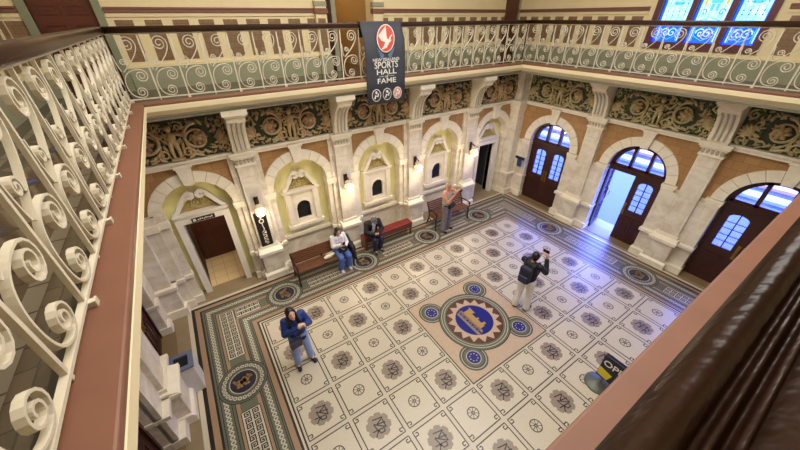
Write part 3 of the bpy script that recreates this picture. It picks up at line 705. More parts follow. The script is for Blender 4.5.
def balustrade(name, label, P0, rz, length, m0=0):
    e = thing(name, label, 'balustrade', (P0[0], P0[1], BH0), rz)
    n = round(length/MOD); st = length/n
    h = MB(); h.prism([(p[0]*.68, p[1]-.0+BH1-BH0+.015) for p in handrail_prof()], -.06, length+.06, 'yz')
    ho = h.build('handrail', [RAILWOOD], e); ho.data.polygons.foreach_set('use_smooth', [len(p.vertices) == 4 for p in ho.data.polygons])
    r = MB(); r.box(0, length, -.016, .016, -.012, .006); r.build('bottom_rail', [IRON], e)
    r = MB(); r.box(0, length, -.016, .016, BH1-BH0-.004, BH1-BH0+.012); r.build('top_rail', [IRON], e)
    for i in range(n+1):
        o = bpy.data.objects.new('baluster', bar_me); COL.objects.link(o); o.parent = e; o.location = (i*st, 0, 0)
        if i % 2 == 0:
            o = bpy.data.objects.new('foot', foot_me); COL.objects.link(o); o.parent = e; o.location = (i*st, 0, 0)
        if i < n:
            o = bpy.data.objects.new('scrollwork', scroll_me); COL.objects.link(o); o.parent = e; o.location = (i*st+.004, 0, 0); o.scale[0] = (st-.01)/.43
    p = MB(); p.box(-.03,.0,-.02,.02,-.04,BH1-BH0+.0); p.build('corner_post', [BLACK], e)
    return e
RX0, RX1, RY0, RY1 = GX0-.165, GX1+.24, GY0-.1765, GY1+.24
balustrade('iron_balustrade', 'far balustrade of cream scrolled iron with the dark banner hanging on it', (RX0, RY1), 0, RX1-RX0)
balustrade('iron_balustrade', 'right balustrade of cream scrolled iron below the stained glass window', (RX1, RY1), -PI/2, RY1-RY0)
balustrade('iron_balustrade', 'left balustrade of cream scrolled iron, large and close at the left edge', (RX0, RY0), PI/2, RY1-RY0)
balustrade('iron_balustrade', 'near balustrade whose dark polished handrail crosses the lower right corner', (RX1, RY0), PI, RX1-RX0)

# ------------------------------------------------------------------ upper walls
CZ = 9.4
def up_wall(name, label, x0, x1, loc, rz, holes=()):
    """local x along wall, -y into the room"""
    b = MB(); cur = x0
    for (a, c, z0, z1) in holes:
        b.box(cur, a, 0, .3, GZ-.1, CZ, 0); b.box(a, c, 0, .3, GZ-.1, z0, 0) if z0 > GZ else None; b.box(a, c, 0, .3, z1, CZ, 0); cur = c
    b.box(cur, x1, 0, .3, GZ-.1, CZ, 0)
    o = b.build(name, [CREAM_UP], loc=loc, rz=rz); struct(o, label)
    d = MB(); segs = []; cur = x0
    for (a, c, z0, z1) in holes: segs.append((cur, a-.14)); cur = c+.14
    segs.append((cur, x1))
    full = [(x0, x1)] if all(h[2] > GZ for h in holes) else segs
    for a, c in full:
        if c-a < .1: continue
        d.box(a, c, -.05, 0, GZ, 5.06, 0); d.box(a, c, -.035, 0, 5.06, 5.12, 0); d.box(a, c, -.025, 0, 5.12, 5.17, 1)
    for a, c in segs:
        if c-a < .1: continue
        d.box(a, c, -.04, 0, 6.07, 6.13, 2); d.box(a, c, -.055, 0, 6.13, 6.16, 2); d.box(a, c, -.02, 0, 6.0, 6.06, 1)
        n = max(1, round((c-a)/.49))
        for k in range(n):
            u = a+(c-a)*(k+.5)/n; d.box(u-.145, u+.145, -.006, 0, 5.23, 5.95, 3)
    o = d.build(tname(), [GREEN_SK, CREAM_UP, RAILRED, DADO_BR], loc=loc, rz=rz); struct(o, 'green skirting, brown dado panels and red rail of the upper wall')
up_wall('wall_upper_north', 'cream upper wall behind the far gallery', UX0, UX1, (0,UY1,0), 0, ((-1.72,-.84,GZ,7.2),(3.72,5.0,GZ,8.0)))
up_wall('wall_upper_east', 'cream upper wall with the stained glass window', -UY1, -UY0, (UX1,0,0), -PI/2, ((1.27,3.6,5.3,8.2),))
up_wall('wall_upper_west', 'cream upper wall behind the left gallery', UY0, UY1, (UX0,0,0), PI/2)
up_wall('wall_upper_south', 'cream upper wall behind the near gallery', -UX1, -UX0, (0,UY0,0), PI)
cb = MB(); cb.box(UX0-.3, UX1+.3, UY0-.3, UY1+.3, CZ, CZ+.2); o = cb.build('ceiling', [mat('ceiling_white', (235,228,212), .7)]); struct(o, 'plain pale ceiling above the galleries')
# red panelled door and its casing (left end of the far gallery)
e = thing('door_%d' % (DN[0]+1), 'red brown panelled door at the left end of the far gallery', 'door', (-1.72, UY1, GZ), 0, None, 'structure'); DN[0] += 1
b = MB(); b.box(0,.88,.05,.1,0,2.4)
for z0, z1 in ((.15,.62),(.78,1.2),(1.34,1.5),(1.62,2.2)):
    for x0, x1 in ((.08,.40),(.48,.80)):
        for q in ((x0,x1,z0,z0+.03),(x0,x1,z1-.03,z1),(x0,x0+.03,z0+.03,z1-.03),(x1-.03,x1,z0+.03,z1-.03)): b.box(q[0],q[1],.03,.06,q[2],q[3])
        b.box(x0+.06, x1-.06, .035, .06, z0+.06, z1-.06)
b.build('door_leaf', [REDDOOR], e)
b = MB(); b.box(-.13,0,-.04,.15,0,2.5,0); b.box(.88,1.0,-.04,.15,0,2.5,0); b.box(-.13,1.0,-.04,.15,2.4,2.5,0)
b.box(-.13,1.0,-.02,.3,-.1,.012,0)
b.build('door_casing', [mat('green_casing', (130,134,108), .45)], e)
# opening with passage, pilaster left of it
ps = MB(); ps.box(3.4,3.68,-.09,0,GZ,7.5,0); ps.box(3.37,3.71,-.11,0,GZ,5.15,1); ps.box(3.37,3.71,-.12,0,6.05,6.16,2); ps.box(3.38,3.7,-.1,0,6.2,6.3,1); ps.box(3.44,3.64,-.096,-.09,5.23,5.95,3)
ps.box(5.0,5.3,-.12,0,GZ,7.5,0); ps.box(4.98,5.32,-.14,0,6.05,6.16,2); ps.box(4.98,5.32,-.14,0,6.2,6.3,1)
o = ps.build(tname(), [CREAM_UP, GREEN_SK, RAILRED, DADO_BR], loc=(0,UY1,0)); struct(o, 'cream pilasters either side of the gallery passage')
ps = MB(); ps.box(3.72,3.86,.02,.28,GZ,7.6,1); ps.box(3.86,4.06,.2,.34,GZ,7.6,2); ps.box(3.6,3.72,.3,2.4,GZ-.1,8,0); ps.box(5.0,5.12,.3,2.4,GZ-.1,8,0); ps.box(3.6,5.12,2.3,2.4,GZ-.1,8,0); ps.box(3.6,5.12,.3,2.4,8,8.1,0); ps.box(3.6,5.12,0,2.4,GZ-.1,GZ-.002,3)
ps.box(4.1,4.28,2.24,2.3,GZ,5.95,4)
o = ps.build(tname(), [mat('passage_wall', (176,140,84), .6), DARKWOOD, GREEN_SK, GT, RAILRED], loc=(0,UY1,0)); struct(o, 'tan passage opening off the far gallery')
ps = MB(); ps.box(10.28,10.82,-.1,0,GZ,8.2,0); ps.box(10.82,11.0,-.05,0,GZ,8.2,1)
o = ps.build(tname(), [mat('brown_jamb', (86,46,34), .4, var=.1), GREEN_SK], loc=(0,UY1,0)); struct(o, 'dark brown door jamb at the far right gallery corner')
nb = MB(); nb.box(-.11,.11,-.012,0,-.1,.1,0); nb.box(-.075,.075,-.015,-.012,-.06,.06,1)
tag(nb.build('wall_notice', [mat('notice_white', (214,216,206), .5), mat('notice_grey', (176,182,176), .5)], None, (5.5, UY1, 6.52)), 'small white framed notice on the upper wall above the banner', 'notice')
# stained glass; daylight behind it is put in as emission
def stained():
    m = bpy.data.materials.new('stained_glass'); m.use_nodes = True; nt = m.node_tree; p = nt.nodes['Principled BSDF']
    tc = nt.nodes.new('ShaderNodeTexCoord'); v = nt.nodes.new('ShaderNodeTexVoronoi'); v.inputs['Scale'].default_value = 9; nt.links.new(tc.outputs['Object'], v.inputs['Vector'])
    r = nt.nodes.new('ShaderNodeMix'); r.data_type = 'RGBA'; r.inputs[6].default_value = lin((124,208,250)); r.inputs[7].default_value = lin((200,238,244))
    nt.links.new(v.outputs['Color'], r.inputs[0]); nt.links.new(r.outputs[2], p.inputs['Base Color']); nt.links.new(r.outputs[2], p.inputs['Emission Color']); p.inputs['Emission Strength'].default_value = 1.1
    return m
SG = stained(); SGB = emit_mat('glass_blue', (30,90,255), 1.5); SGC = emit_mat('glass_aqua', (90,190,240), 1.0); SGY = emit_mat('glass_amber', (236,190,60), .8); SGV = emit_mat('glass_violet', (110,70,200), .9); SGR = emit_mat('glass_red', (220,70,60), .8); SGG = emit_mat('glass_green', (60,170,120), .8); SGN = emit_mat('glass_navy', (24,50,170), .7)
e = thing('window_4', 'tall three light stained glass window above the right gallery', 'window', (UX1, 0, 0), -PI/2, None, 'structure')
PURP = mat('purple_frame', (98,54,62), .4)
b = MB(); W0, W1 = 1.27, 3.6; zb, zt = 5.3, 8.2; lights = ((1.4,2.03),(2.14,2.78),(2.89,3.47))
b.box(W0,W1,-.06,.2,zb-.06,zb+.09); b.box(W0,W1,-.02,.2,zt-.1,zt)
xs = [W0]+[q for l in lights for q in l]+[W1]
for k in range(0, 8, 2): b.box(xs[k], xs[k+1], -.05, .2, zb, zt)
b.box(W0,W1,-.02,.15,5.76,5.8)
b.build('window_frame', [PURP], e)
for li, (a, c) in enumerate(lights):
    g = MB(); g.box(a, c, .1, .12, zb+.08, zt-.1, 0); y = .097
    def R(x0, x1, z0, z1, m): g.box(x0, x1, y, .1, z0, z1, m)
    R(a, a+.045, zb+.08, zt-.1, 1); R(c-.045, c, zb+.08, zt-.1, 1); R(a, c, zb+.08, zb+.14, 1)
    cx = (a+c)/2
    for k in range(1, 5): R(a+(c-a)*k/5-.005, a+(c-a)*k/5+.005, 5.82, 7.3, 2)
    for k in range(6):
        z = 5.85+.12*k
        if li != 1:
            for q in range(1, 5): g.ball((a+(c-a)*q/5, .096, z+.2*(k % 2 == 0)), (.014,.004,.014), 6, 6, 4)
    R(a+.05, c-.05, 5.44, 5.74, 1)
    for s in (-1, 1):
        g.tube([(cx+s*(.07+.1*(1-k/20)*math.cos(k*.5)), .096, 5.59+.11*(1-k/20)*math.sin(k*.5)) for k in range(19)], .013, 5, 0)
        g.box(cx+s*.235-.012, cx+s*.235+.012, .094, .1, 5.42, 5.76, 0); g.box(cx+s*.2-.006, cx+s*.2+.006, .094, .1, 5.42, 5.76, 2)
        g.tube([(cx+s*.21*math.sin(k/8*PI), .096, 5.44+.3*k/8) for k in range(9)], .008, 5, 2)
    if li == 1:
        g.ball((cx,.0955,6.4), (.1,.004,.08), 6, 14, 6); R(cx-.16, cx+.16, 6.27, 6.31, 3); R(cx-.11, cx+.11, 6.2, 6.265, 2)
        for q in (-1, 1):                                          # small mirrored pieces of the heraldic centre
            g.ball((cx+q*.17,.0965,6.36), (.06,.004,.035), 3, 8, 4); g.ball((cx+q*.2,.0965,6.22), (.03,.004,.06), 3, 8, 4); g.box(cx+q*.05-.03, cx+q*.05+.03, .095, .1, 6.05, 6.19, 2)
            g.tube([(cx+q*(.17+.07*(1-k/14)*math.cos(k*.6)), .096, 6.02+.08*(1-k/14)*math.sin(k*.6)) for k in range(13)], .009, 5, 1); g.tube([(cx+q*.22*math.sin(k/8*PI/2), .096, 5.92-.1*k/8) for k in range(9)], .009, 5, 2)
    else:
        g.ball((cx,.097,6.22), (.12,.004,.05), 2, 12, 6); g.ball((cx,.096,6.3), (.1,.004,.07), 0, 12, 6); g.ball((cx,.0955,6.33), (.05,.004,.035), 5, 10, 6); g.ball((cx+.03,.095,6.28), (.05,.003,.02), 7, 10, 6)
    g.build('stained_pane', [SG, SGB, SGC, SGY, SGV, SGR, SGN, SGG], e)

# ------------------------------------------------------------------ banner on the far balustrade
def build_banner():
    e = thing('hanging_banner', 'dark grey banner with red and white bird emblem hung over the far handrail', 'banner', (4.10, GY1-.026, 4.25))
    NAVY = mat('banner_charcoal', (56,58,68), .7, var=.05); WHT = mat('banner_white', (226,220,212), .6); RED = mat('banner_red', (206,84,74), .6); BLU = mat('banner_blue', (120,140,180), .6)
    b = MB(); w = .515; P = [(0,0),(.004,.5),(.0,1.0),(.02,1.3),(.15,1.53),(.165,1.625),(.19,1.645),(.3,1.645),(.33,1.62),(.335,1.35)]
    n = 12; vs = []; fs = []
    for i, (y, z) in enumerate(P):
        for k in range(n+1): vs.append((-w+2*w*k/n, y+.006*math.sin(k*1.3), z))
    for i in range(len(P)-1):
        for k in range(n): fs.append((i*(n+1)+k, i*(n+1)+k+1, (i+1)*(n+1)+k+1, (i+1)*(n+1)+k))
    b.add(vs, fs); o = b.build('banner_cloth', [NAVY], e, recalc=False, smooth=True); sm = o.modifiers.new('s', 'SOLIDIFY'); sm.thickness = .004
    def ypos(z): return -.012 if z < 1.3 else -.012
    # emblem and wording printed on the hanging part; built flat and leaned with the cloth
    em = MB()
    def ell(cx, cz, rx, rz_, m, y, n=28): em.prism([(cx+rx*math.cos(2*PI*k/n), cz+rz_*math.sin(2*PI*k/n)) for k in range(n)], y, y+.003, 'xz', m)
    ell(0,1.27,.225,.265,1,-.014); ell(0,1.27,.205,.245,0,-.016)
    em.prism([(0,1.5),(.03,1.3),(.03,1.12),(-.1,1.06),(.05,1.2),(.14,1.22),(.13,1.3),(.19,1.34),(.2,1.24),(.12,1.08),(.0,1.04),(-.15,1.15),(-.2,1.3),(-.12,1.47)][0:1]+[(-.19,1.33),(-.12,1.24),(-.02,1.2),(-.05,1.14),(-.12,1.06),(.02,1.1),(.07,1.18),(.13,1.22),(.12,1.29),(.17,1.33),(.15,1.35),(.09,1.3),(.06,1.24),(.02,1.3)], -.02, -.016, 'xz', 1)
    for s in (-1, 1):
        for k in range(6):
            a0 = math.radians(-20-13*k); P0 = (s*.05, .96); P1 = (s*(.22-.02*k), 1.1-.045*k)
            em.prism([P0, (P1[0]+s*.012, P1[1]+.01), (P1[0]-s*.004, P1[1]-.016)], -.014, -.011, 'xz', 2)
    em.xf(Matrix.Translation((0,0,.06))); em.build('banner_emblem', [RED, WHT, BLU], e)
    tx = MB()
    for s, z, size, sxx in (('NEW ZEALAND', .925, .085, 1.15), ('SPORTS', .815, .19, .95), ('HALL', .675, .15, 1.5), ('of', .585, .085, 1.2), ('FAME', .49, .15, 1.4)):
        tx._merge(text_mb(s, size, .003, 0, 'CENTER', sxx), Matrix.Translation((0,-.012,z)), 0)
    tx.box(-.2,-.07,-.013,-.01,.585,.592); tx.box(.07,.2,-.013,-.01,.585,.592)
    tx.build('banner_lettering', [WHT], e)
    bd = MB()
    for k, x in enumerate((-.29, 0, .29)):
        bd.prism([(x+.12*math.cos(2*PI*q/24), .2+.135*math.sin(2*PI*q/24)) for q in range(24)], -.014, -.011, 'xz', 0)
        bd.prism([(x+.105*math.cos(2*PI*q/24), .2+.12*math.sin(2*PI*q/24)) for q in range(24)], -.016, -.013, 'xz', 1 if k < 2 else 2)
        bd.tube([(x-.05,-.017,.13),(x-.02,-.017,.2),(x+.03,-.017,.17),(x+.05,-.017,.24)], .018, 5, 0); bd.ball((x,-.017,.26), (.03,.004,.03), 0, 8, 5)
    bd.build('banner_badge', [WHT, NAVY, mat('badge_pink', (196,140,134), .6)], e)
build_banner()

# ------------------------------------------------------------------ wall lamps and wall signs
def wall_lamp():
    e = thing('wall_lamp', '', 'lamp', (0,0,0))
    b = MB(); b.box(-.05,.05,-.02,0,-.06,.22); b.tube([(0,-.01,.12),(0,-.1,.18),(0,-.2,.14),(0,-.2,.06)], .016, 8); b.tube([(0,-.01,.0),(0,-.09,.03),(0,-.2,.06)], .011, 8)
    b.build('lamp_bracket', [mat('bronze', (70,52,36), .4, metal=.6)], e)
    b = MB(); b.lathe([(.02,.12),(.06,.1),(.105,.07),(.11,.05),(.06,.04)], (0,-.2,-.0), 18); b.build('lamp_cap', [mat('lamp_cap_white', (214,196,170), .4)], e)
    b = MB(); b.ball((0,-.2,-.09), (.13,.13,.125), 0, 20, 12); gl = b.build('lamp_globe', [emit_mat('lamp_glow', (255,228,190), 1.1)], e)
    b = MB()
    b.tube([(.134*math.cos(2*PI*k/24), -.2+.134*math.sin(2*PI*k/24), -.09) for k in range(24)], .009, 6, closed=True)
    for q in range(4):
        a = q*PI/2+.4; b.tube([(.133*math.cos(t)*math.cos(a), -.2+.133*math.cos(t)*math.sin(a), -.09+.13*math.sin(t)) for t in [PI/2-PI*k/10*.55 for k in range(11)]], .007, 5)
    b.ball((0,-.2,-.222), .018, 0, 8, 6); b.build('lamp_cage', [BRASS], gl)
    return e
lamp0 = wall_lamp(); lab = ['globe wall lamp on the pilaster above the black hanging sign', 'globe wall lamp on the pilaster between the first two benches', 'globe wall lamp on the pilaster between the red bench and the far bench', 'globe wall lamp on the pilaster beside the dark far doorway']
for k in range(4):
    o = lamp0 if k == 0 else copy_tree(lamp0)
    x = (NC[k]+NC[k+1])/2; o.location = (x, 1.55, 2.2); tag(o, lab[k], 'lamp', 'globe lamps along the ticket wall')
    l = bpy.data.lights.new('lamp_light', 'POINT'); l.energy = 34; l.color = (1,.82,.58); l.shadow_soft_size = .12
    lo = bpy.data.objects.new('lamp_light', l); COL.objects.link(lo); lo.location = (x, 1.16, 2.06)
e = thing('pilaster_sign', 'tall black sign with white script on the pilaster by the lobby doorway', 'sign', ((NC[0]+NC[1])/2-.02, 1.55, 1.02))
b = MB(); b.box(-.14,.14,-.03,0,0,.98); b.build('sign_board', [mat('sign_black', (16,14,15), .35)], e)
b = MB(); W = mat('sign_script', (214,206,190), .5)
b.tube([(.05*math.cos(2*PI*k/16), -.034, .74+.055*math.sin(2*PI*k/16)) for k in range(16)], .011, 6, closed=True); b.tube([(0,-.034,.69),(.0,-.034,.6),(.02,-.034,.52),(-.005,-.034,.45)], .009, 6)
b.tube([(0,-.034,.8),(-.02,-.034,.87),(.01,-.034,.92)], .01, 6)
for k in range(7): b.tube([(.045*math.cos(t)*(1 if k % 2 else -1), -.034, .42-.055*k+.026*math.sin(t)) for t in [i*.7 for i in range(8)]], .007, 5)
b.build('sign_lettering', [W], e)
e = thing('corner_sign', 'small dark blue bracket sign on the pier left of the first street door', 'sign', (9.9, 1.03, 1.3))
b = MB(); b.box(-.02,.0,-.19,.19,.2,.3); b.box(-.03,-.02,-.2,.2,.24,.29); b.build('sign_header', [mat('sign_navy_dark', (26,30,44), .4)], e)
b = MB(); b.box(-.025,0,-.085,.085,-.07,.2); b.box(-.029,-.025,-.05,.05,.0,.13); b.build('sign_plate', [mat('sign_blue', (52,70,118), .4)], e)

# ------------------------------------------------------------------ benches
def slat_bench(label, x0, x1, yb, yf, zb):
    e = thing('slatted_bench', label, 'bench', ((x0+x1)/2, (yb+yf)/2, 0), 0)
    L = (x1-x0)/2; D = (yb-yf)/2
    for k in range(7):
        y = -D+.06+k*.055; b = MB(); b.box(-L,L,y-.022,y+.022,.425+.004*abs(k-4),.45+.004*abs(k-4)); b.build('seat_slat', [SLAT], e, bevel=.004)
    for k in range(6):
        t = k/5; y = D-.15+.12*t; z = .53+(zb-.56)*t; b = MB(); b.box(-L,L,y-.012,y+.012,z-.028,z+.028); b.build('back_slat', [SLAT], e, bevel=.004)
    for x in (-L+.03, L-.03):
        b = MB(); F = (.0, .0)
        def bar(P, r=.02): b.tube([(x,)+p for p in P], r, 8)
        bar([(-D+.02,.0),(-D+.05,.1),(-D+.03,.25),(-D+.06,.42)], .024); bar([(D-.0,.0),(D-.07,.15),(D-.13,.3),(D-.15,.45),(D-.1,.65),(D-.01,zb)], .024)
        bar([(-D+.06,.41),(0,.42),(D-.14,.43)], .02); bar([(-D+.04,.43),(-D+.0,.55),(-D+.03,.63),(0,.65),(D-.12,.62)], .02)
        bar([(-D+.06,.38),(-.05,.24),(D-.12,.3)], .014)
        bar([(-D+.03+.045*math.cos(t), .6+.045*math.sin(t)) for t in [i*.6 for i in range(10)]], .012)
        b.build('bench_end', [BLACK], e)
    b = MB(); b.box(-.02,.02,D-.17,D-.13,.43,.55); b.tube([(0,-D+.06,.415),(0,D-.15,.42),(0,D-.03,zb-.03)], .012, 6); b.build('centre_strap', [BLACK], e)
    return e
slat_bench('slatted wooden bench with dark iron ends where the woman in white sits', 1.13, 2.74, 1.2, .65, .78)
slat_bench('slatted wooden bench with dark iron ends behind the standing man in grey', 5.74, 7.24, 1.28, .74, .86)
e = thing('padded_bench', 'low backless wooden bench with red padded top where the man in black sits', 'bench', (4.16, 1.2, 0), 0)
b = MB(); b.box(-.86,.86,-.15,.15,.4,.47); b.build('seat_pad', [REDLEATHER], e, bevel=.018)
WB = mat('bench_brown', (104,60,36), .4, var=.15, vscale=8)
b = MB(); b.box(-.85,.85,-.14,.14,.27,.4); b.build('seat_apron', [WB], e)
for x in (-.82,.78):
    for y in (-.14,.1): b = MB(); b.box(x,x+.045,y,y+.045,0,.3); b.build('leg', [WB], e)
b = MB(); b.box(-.86,-.82,-.15,.15,.06,.42); b.build('end_panel', [WB], e)

# ------------------------------------------------------------------ litter bin
e = thing('litter_bin', 'square white litter bin with grey blue rim beside the left marble pier', 'bin', (-1.475, -.8, 0), 0)
b = MB(); b.box(-.18,.18,-.19,.19,.0,.7); b.build('bin_body', [mat('bin_white', (208,204,196), .35, var=.03)], e, bevel=.012)
b = MB()
for q in ((-.195,.195,-.205,-.125),(-.195,.195,.125,.205),(-.195,-.115,-.125,.125),(.115,.195,-.125,.125)): b.box(*q,.7,.735)
b.build('bin_rim', [mat('bin_rim_grey', (112,120,146), .35, metal=.3)], e)
b = MB(); b.box(-.115,.115,-.125,.125,.699,.704); b.box(-.06,.08,-.08,.08,.704,.707); b.build('bin_hole_shade', [VOID], e)  # near-black plate, stands in for the shade inside the bin

# ------------------------------------------------------------------ notice stand by the near rail
e = thing('notice_stand', 'navy stand sign with yellow tag and white letters half hidden by the near rail', 'sign', (5.06, -5.12, 0), 0)
b = MB(); b.lathe([(.24,0),(.24,.03),(.2,.06),(.06,.085),(.03,.1)], (0,0,0), 28); b.build('stand_base', [mat('base_grey', (92,96,86), .45, metal=.3)], e, smooth=True)
b = MB(); b.lathe([(.02,.08),(.02,.5)], (0,-.02,0), 12); b.build('stand_post', [CHROME], e)
b = MB(); b.box(-.09,-.01,-.62,.1,.3,.87); b.build('sign_board', [mat('board_navy', (14,14,40), .35)], e, bevel=.01)
b = MB(); b.prism([(.09,.36),(-.09,.33),(-.14,.5),(.09,.55)], -.096, -.09, 'yz'); b.build('sign_tag', [mat('tag_yellow', (226,206,54), .5)], e)
b = text_mb('OPEN', .19, .004, 0, 'LEFT'); b.xf(Matrix.Translation((-.093,.075,.7)) @ Matrix.Rotation(-PI/2, 4, 'Z')); b.build('sign_lettering', [mat('board_white', (230,230,235), .5)], e)

# ------------------------------------------------------------------ people
def remesh(b, name, mats, parent, voxel, smooth_it=6, sel=None):
    me = b.mesh(name, [mats[0]]); o = bpy.data.objects.new(name, me); COL.objects.link(o)
    r = o.modifiers.new('r', 'REMESH'); r.mode = 'VOXEL'; r.voxel_size = voxel
    s = o.modifiers.new('s', 'SMOOTH'); s.iterations = smooth_it; s.factor = .5
    dg = bpy.context.evaluated_depsgraph_get(); dg.update()
    nm = bpy.data.meshes.new_from_object(o.evaluated_get(dg)); nm.name = name
    o.modifiers.clear(); o.data = nm; bpy.data.meshes.remove(me)
    nm.materials.clear()
    for q in mats: nm.materials.append(q)
    if sel:
        for p in nm.polygons: p.material_index = sel(p.center)
    nm.polygons.foreach_set('use_smooth', [True]*len(nm.polygons))
    o.parent = parent; return o
def hand(b, wrist, direc, palm, curl=.5, thumb_side=1, s=1.0):
    """palm plus four curled fingers and a thumb; palm = direction the palm faces"""
    W = Vector(wrist); d = Vector(direc).normalized(); p = Vector(palm); p = (p-d*p.dot(d)).normalized(); side = d.cross(p)*thumb_side
    c = W+d*.045*s
    for k in (-1.0,-.33,.33,1.0): b.cap(W+side*k*.012*s, .017*s, W+d*.085*s+side*k*.03*s, .0135*s, 0, 8)
    for k, L in ((-1.05,.058),(-.35,.073),(.35,.078),(1.05,.068)):
        base = W+d*.085*s+side*k*.031*s; a = curl*.9; d1 = d*math.cos(a)+p*math.sin(a); m1 = base+d1*L*.55*s; a2 = curl*2.0; d2 = d*math.cos(a2)+p*math.sin(a2); m2 = m1+d2*L*.55*s
        b.cap(base, .0095*s, m1, .009*s, 0, 8); b.cap(m1, .009*s, m2, .0075*s, 0, 8)
    t0 = W+d*.025*s+side*.028*s; t1 = t0+(side*.7+d*.6+p*.35).normalized()*.045*s; t2 = t1+(d*.8+p*.7*curl+side*.1).normalized()*.03*s
    b.cap(t0, .013*s, t1, .0105*s, 0, 8); b.cap(t1, .0105*s, t2, .0085*s, 0, 8)
SKIN_L = mat('skin_light', (222,172,142), .5, var=.04); SKIN_T = mat('skin_tan', (196,138,108), .5, var=.04); EYE = mat('eye_dark', (40,28,24), .3); LIP = mat('lip', (176,92,84), .5)
def person(label, loc, yaw, J, skin, H, cloth, head_pitch=0, head_yaw=0):
    """J: joints in a frame facing +Y. cloth: list of (name, material, builder(mb,J))"""
    e = thing('person', label, 'person', loc, yaw)
    b = MB(); V = lambda k: Vector(J[k])
    up = (V('neck')-V('pelvis')).normalized()
    # trunk
    sh = (V('sh_r')-V('sh_l')).normalized()
    for t, w, d in ((0,.095,.095),(.25,.085,.09),(.55,.095,.095),(.8,.11,.1)):
        c = V('pelvis').lerp(V('neck'), t)
        for k in (-1, 0, 1): b.ball(c+sh*k*.07, (w*.85, d, .1), 0, 12, 8)
    for s in ('l', 'r'):
        b.cap(V('neck').lerp(V('pelvis'), .1), .055, V('sh_'+s), .055)
        b.cap(V('sh_'+s), .05, V('el_'+s), .037); b.cap(V('el_'+s), .037, V('wr_'+s), .026)
        b.cap(V('pelvis').lerp(V('hip_'+s), .6), .09, V('hip_'+s), .088); b.cap(V('hip_'+s), .085, V('kn_'+s), .056); b.cap(V('kn_'+s), .054, V('an_'+s), .037)
        b.cap(V('an_'+s), .038, V('toe_'+s), .03)
    q = Quaternion((0,0,1), head_yaw) @ Quaternion((1,0,0), head_pitch); hc = V('head'); fw = q @ Vector((0,1,0)); hu = q @ Vector((0,0,1)); hr = q @ Vector((1,0,0))
    b.cap(V('neck')-up*.03, .052, hc-hu*.05-fw*.015, .05)
    b.ball(hc+hu*.02-fw*.008, (.074,.092,.1), 0, 18, 12, q); b.ball(hc-hu*.045+fw*.018, (.056,.066,.072), 0, 16, 10, q)
    b.cap(hc+hu*.012+fw*.084, .008, hc-hu*.028+fw*.098, .014, 0, 8)
    b.ball(hc-hu*.092+fw*.06, (.026,.022,.02), 0, 10, 6, q)
    for s in (-1, 1):
        b.ball(hc+hr*s*.076-hu*.005-fw*.01, (.012,.022,.032), 0, 8, 6, q)
    for s in ('l', 'r'):
        hd = J.get('hand_'+s)
        if hd: hand(b, V('wr_'+s), hd[0], hd[1], hd[2], hd[3])
    eyes = [hc+hr*s*.03+hu*.005+fw*.083 for s in (-1, 1)]; lips = hc-hu*.058+fw*.084
    def sel(c):
        if min((c-x).length for x in eyes) < .014: return 1
        v = c-lips
        if abs(v.dot(hr)) < .024 and abs(v.dot(hu)) < .008 and abs(v.dot(fw)) < .03: return 2
        return 0
    remesh(b, 'body', [skin, EYE, LIP], e, .0065, 4, sel)
    for name, mt, fn, vox in cloth:
        cb_ = MB(); fn(cb_, V, dict(hc=hc, fw=fw, hu=hu, hr=hr, q=q, sh=sh, up=up)); remesh(cb_, name, [mt], e, vox, 4)
    return e
# garment builders
def g_trousers(r=1.0, hem=.06, ankle_r=.07):
    def f(b, V, h):
        p = V('pelvis')
        for k in (-1, 0, 1): b.ball(p+h['sh']*k*.06+h['up']*.02, (.1,.115,.11), 0, 12, 8)
        for s in ('l', 'r'):
            b.cap(p.lerp(V('hip_'+s), .6), .108, V('hip_'+s), .108*r); b.cap(V('hip_'+s), .106*r, V('kn_'+s), .078*r); e_ = V('an_'+s).lerp(V('kn_'+s), hem); b.cap(V('kn_'+s), .078*r, e_, ankle_r*r)
    return f
def g_top(slv=1.0, bulk=1.0, hem=-.06, arm=1.0):
    def f(b, V, h):
        p, n = V('pelvis'), V('neck')
        for t, w, d in ((0,.11,.118),(.2,.105,.112),(.4,.105,.112),(.6,.112,.118),(.8,.118,.115)):
            c = p.lerp(n, t)+h['up']*(-hem*0)
            if t == 0: c = c+h['up']*(hem+.06)
            for k in (-1, 0, 1): b.ball(c+h['sh']*k*.072, (w*bulk*.88, d*bulk, .11), 0, 12, 8)
        for s in ('l', 'r'):
            b.cap(n.lerp(p, .12), .068*bulk, V('sh_'+s), .07*bulk)
            if slv > 0:
                b.cap(V('sh_'+s), .068*bulk, V('el_'+s).lerp(V('sh_'+s), max(0, .5-slv)*2), .054*arm*bulk)
                if slv > .5: b.cap(V('el_'+s), .054*arm*bulk, V('el_'+s).lerp(V('wr_'+s), (slv-.5)*2*.93), .042*arm*bulk)
    return f
def g_shoes(b, V, h):
    for s in ('l', 'r'):
        a, t = V('an_'+s), V('toe_'+s); d = Vector((t.x-a.x, t.y-a.y, 0)).normalized(); z = min(a.z, t.z)
        b.cap(Vector((a.x,a.y,t.z+.01))-d*.035, .042, t+d*.02, .04); b.cap(a+Vector((0,0,.015)), .05, Vector((a.x,a.y,t.z+.02)), .046)
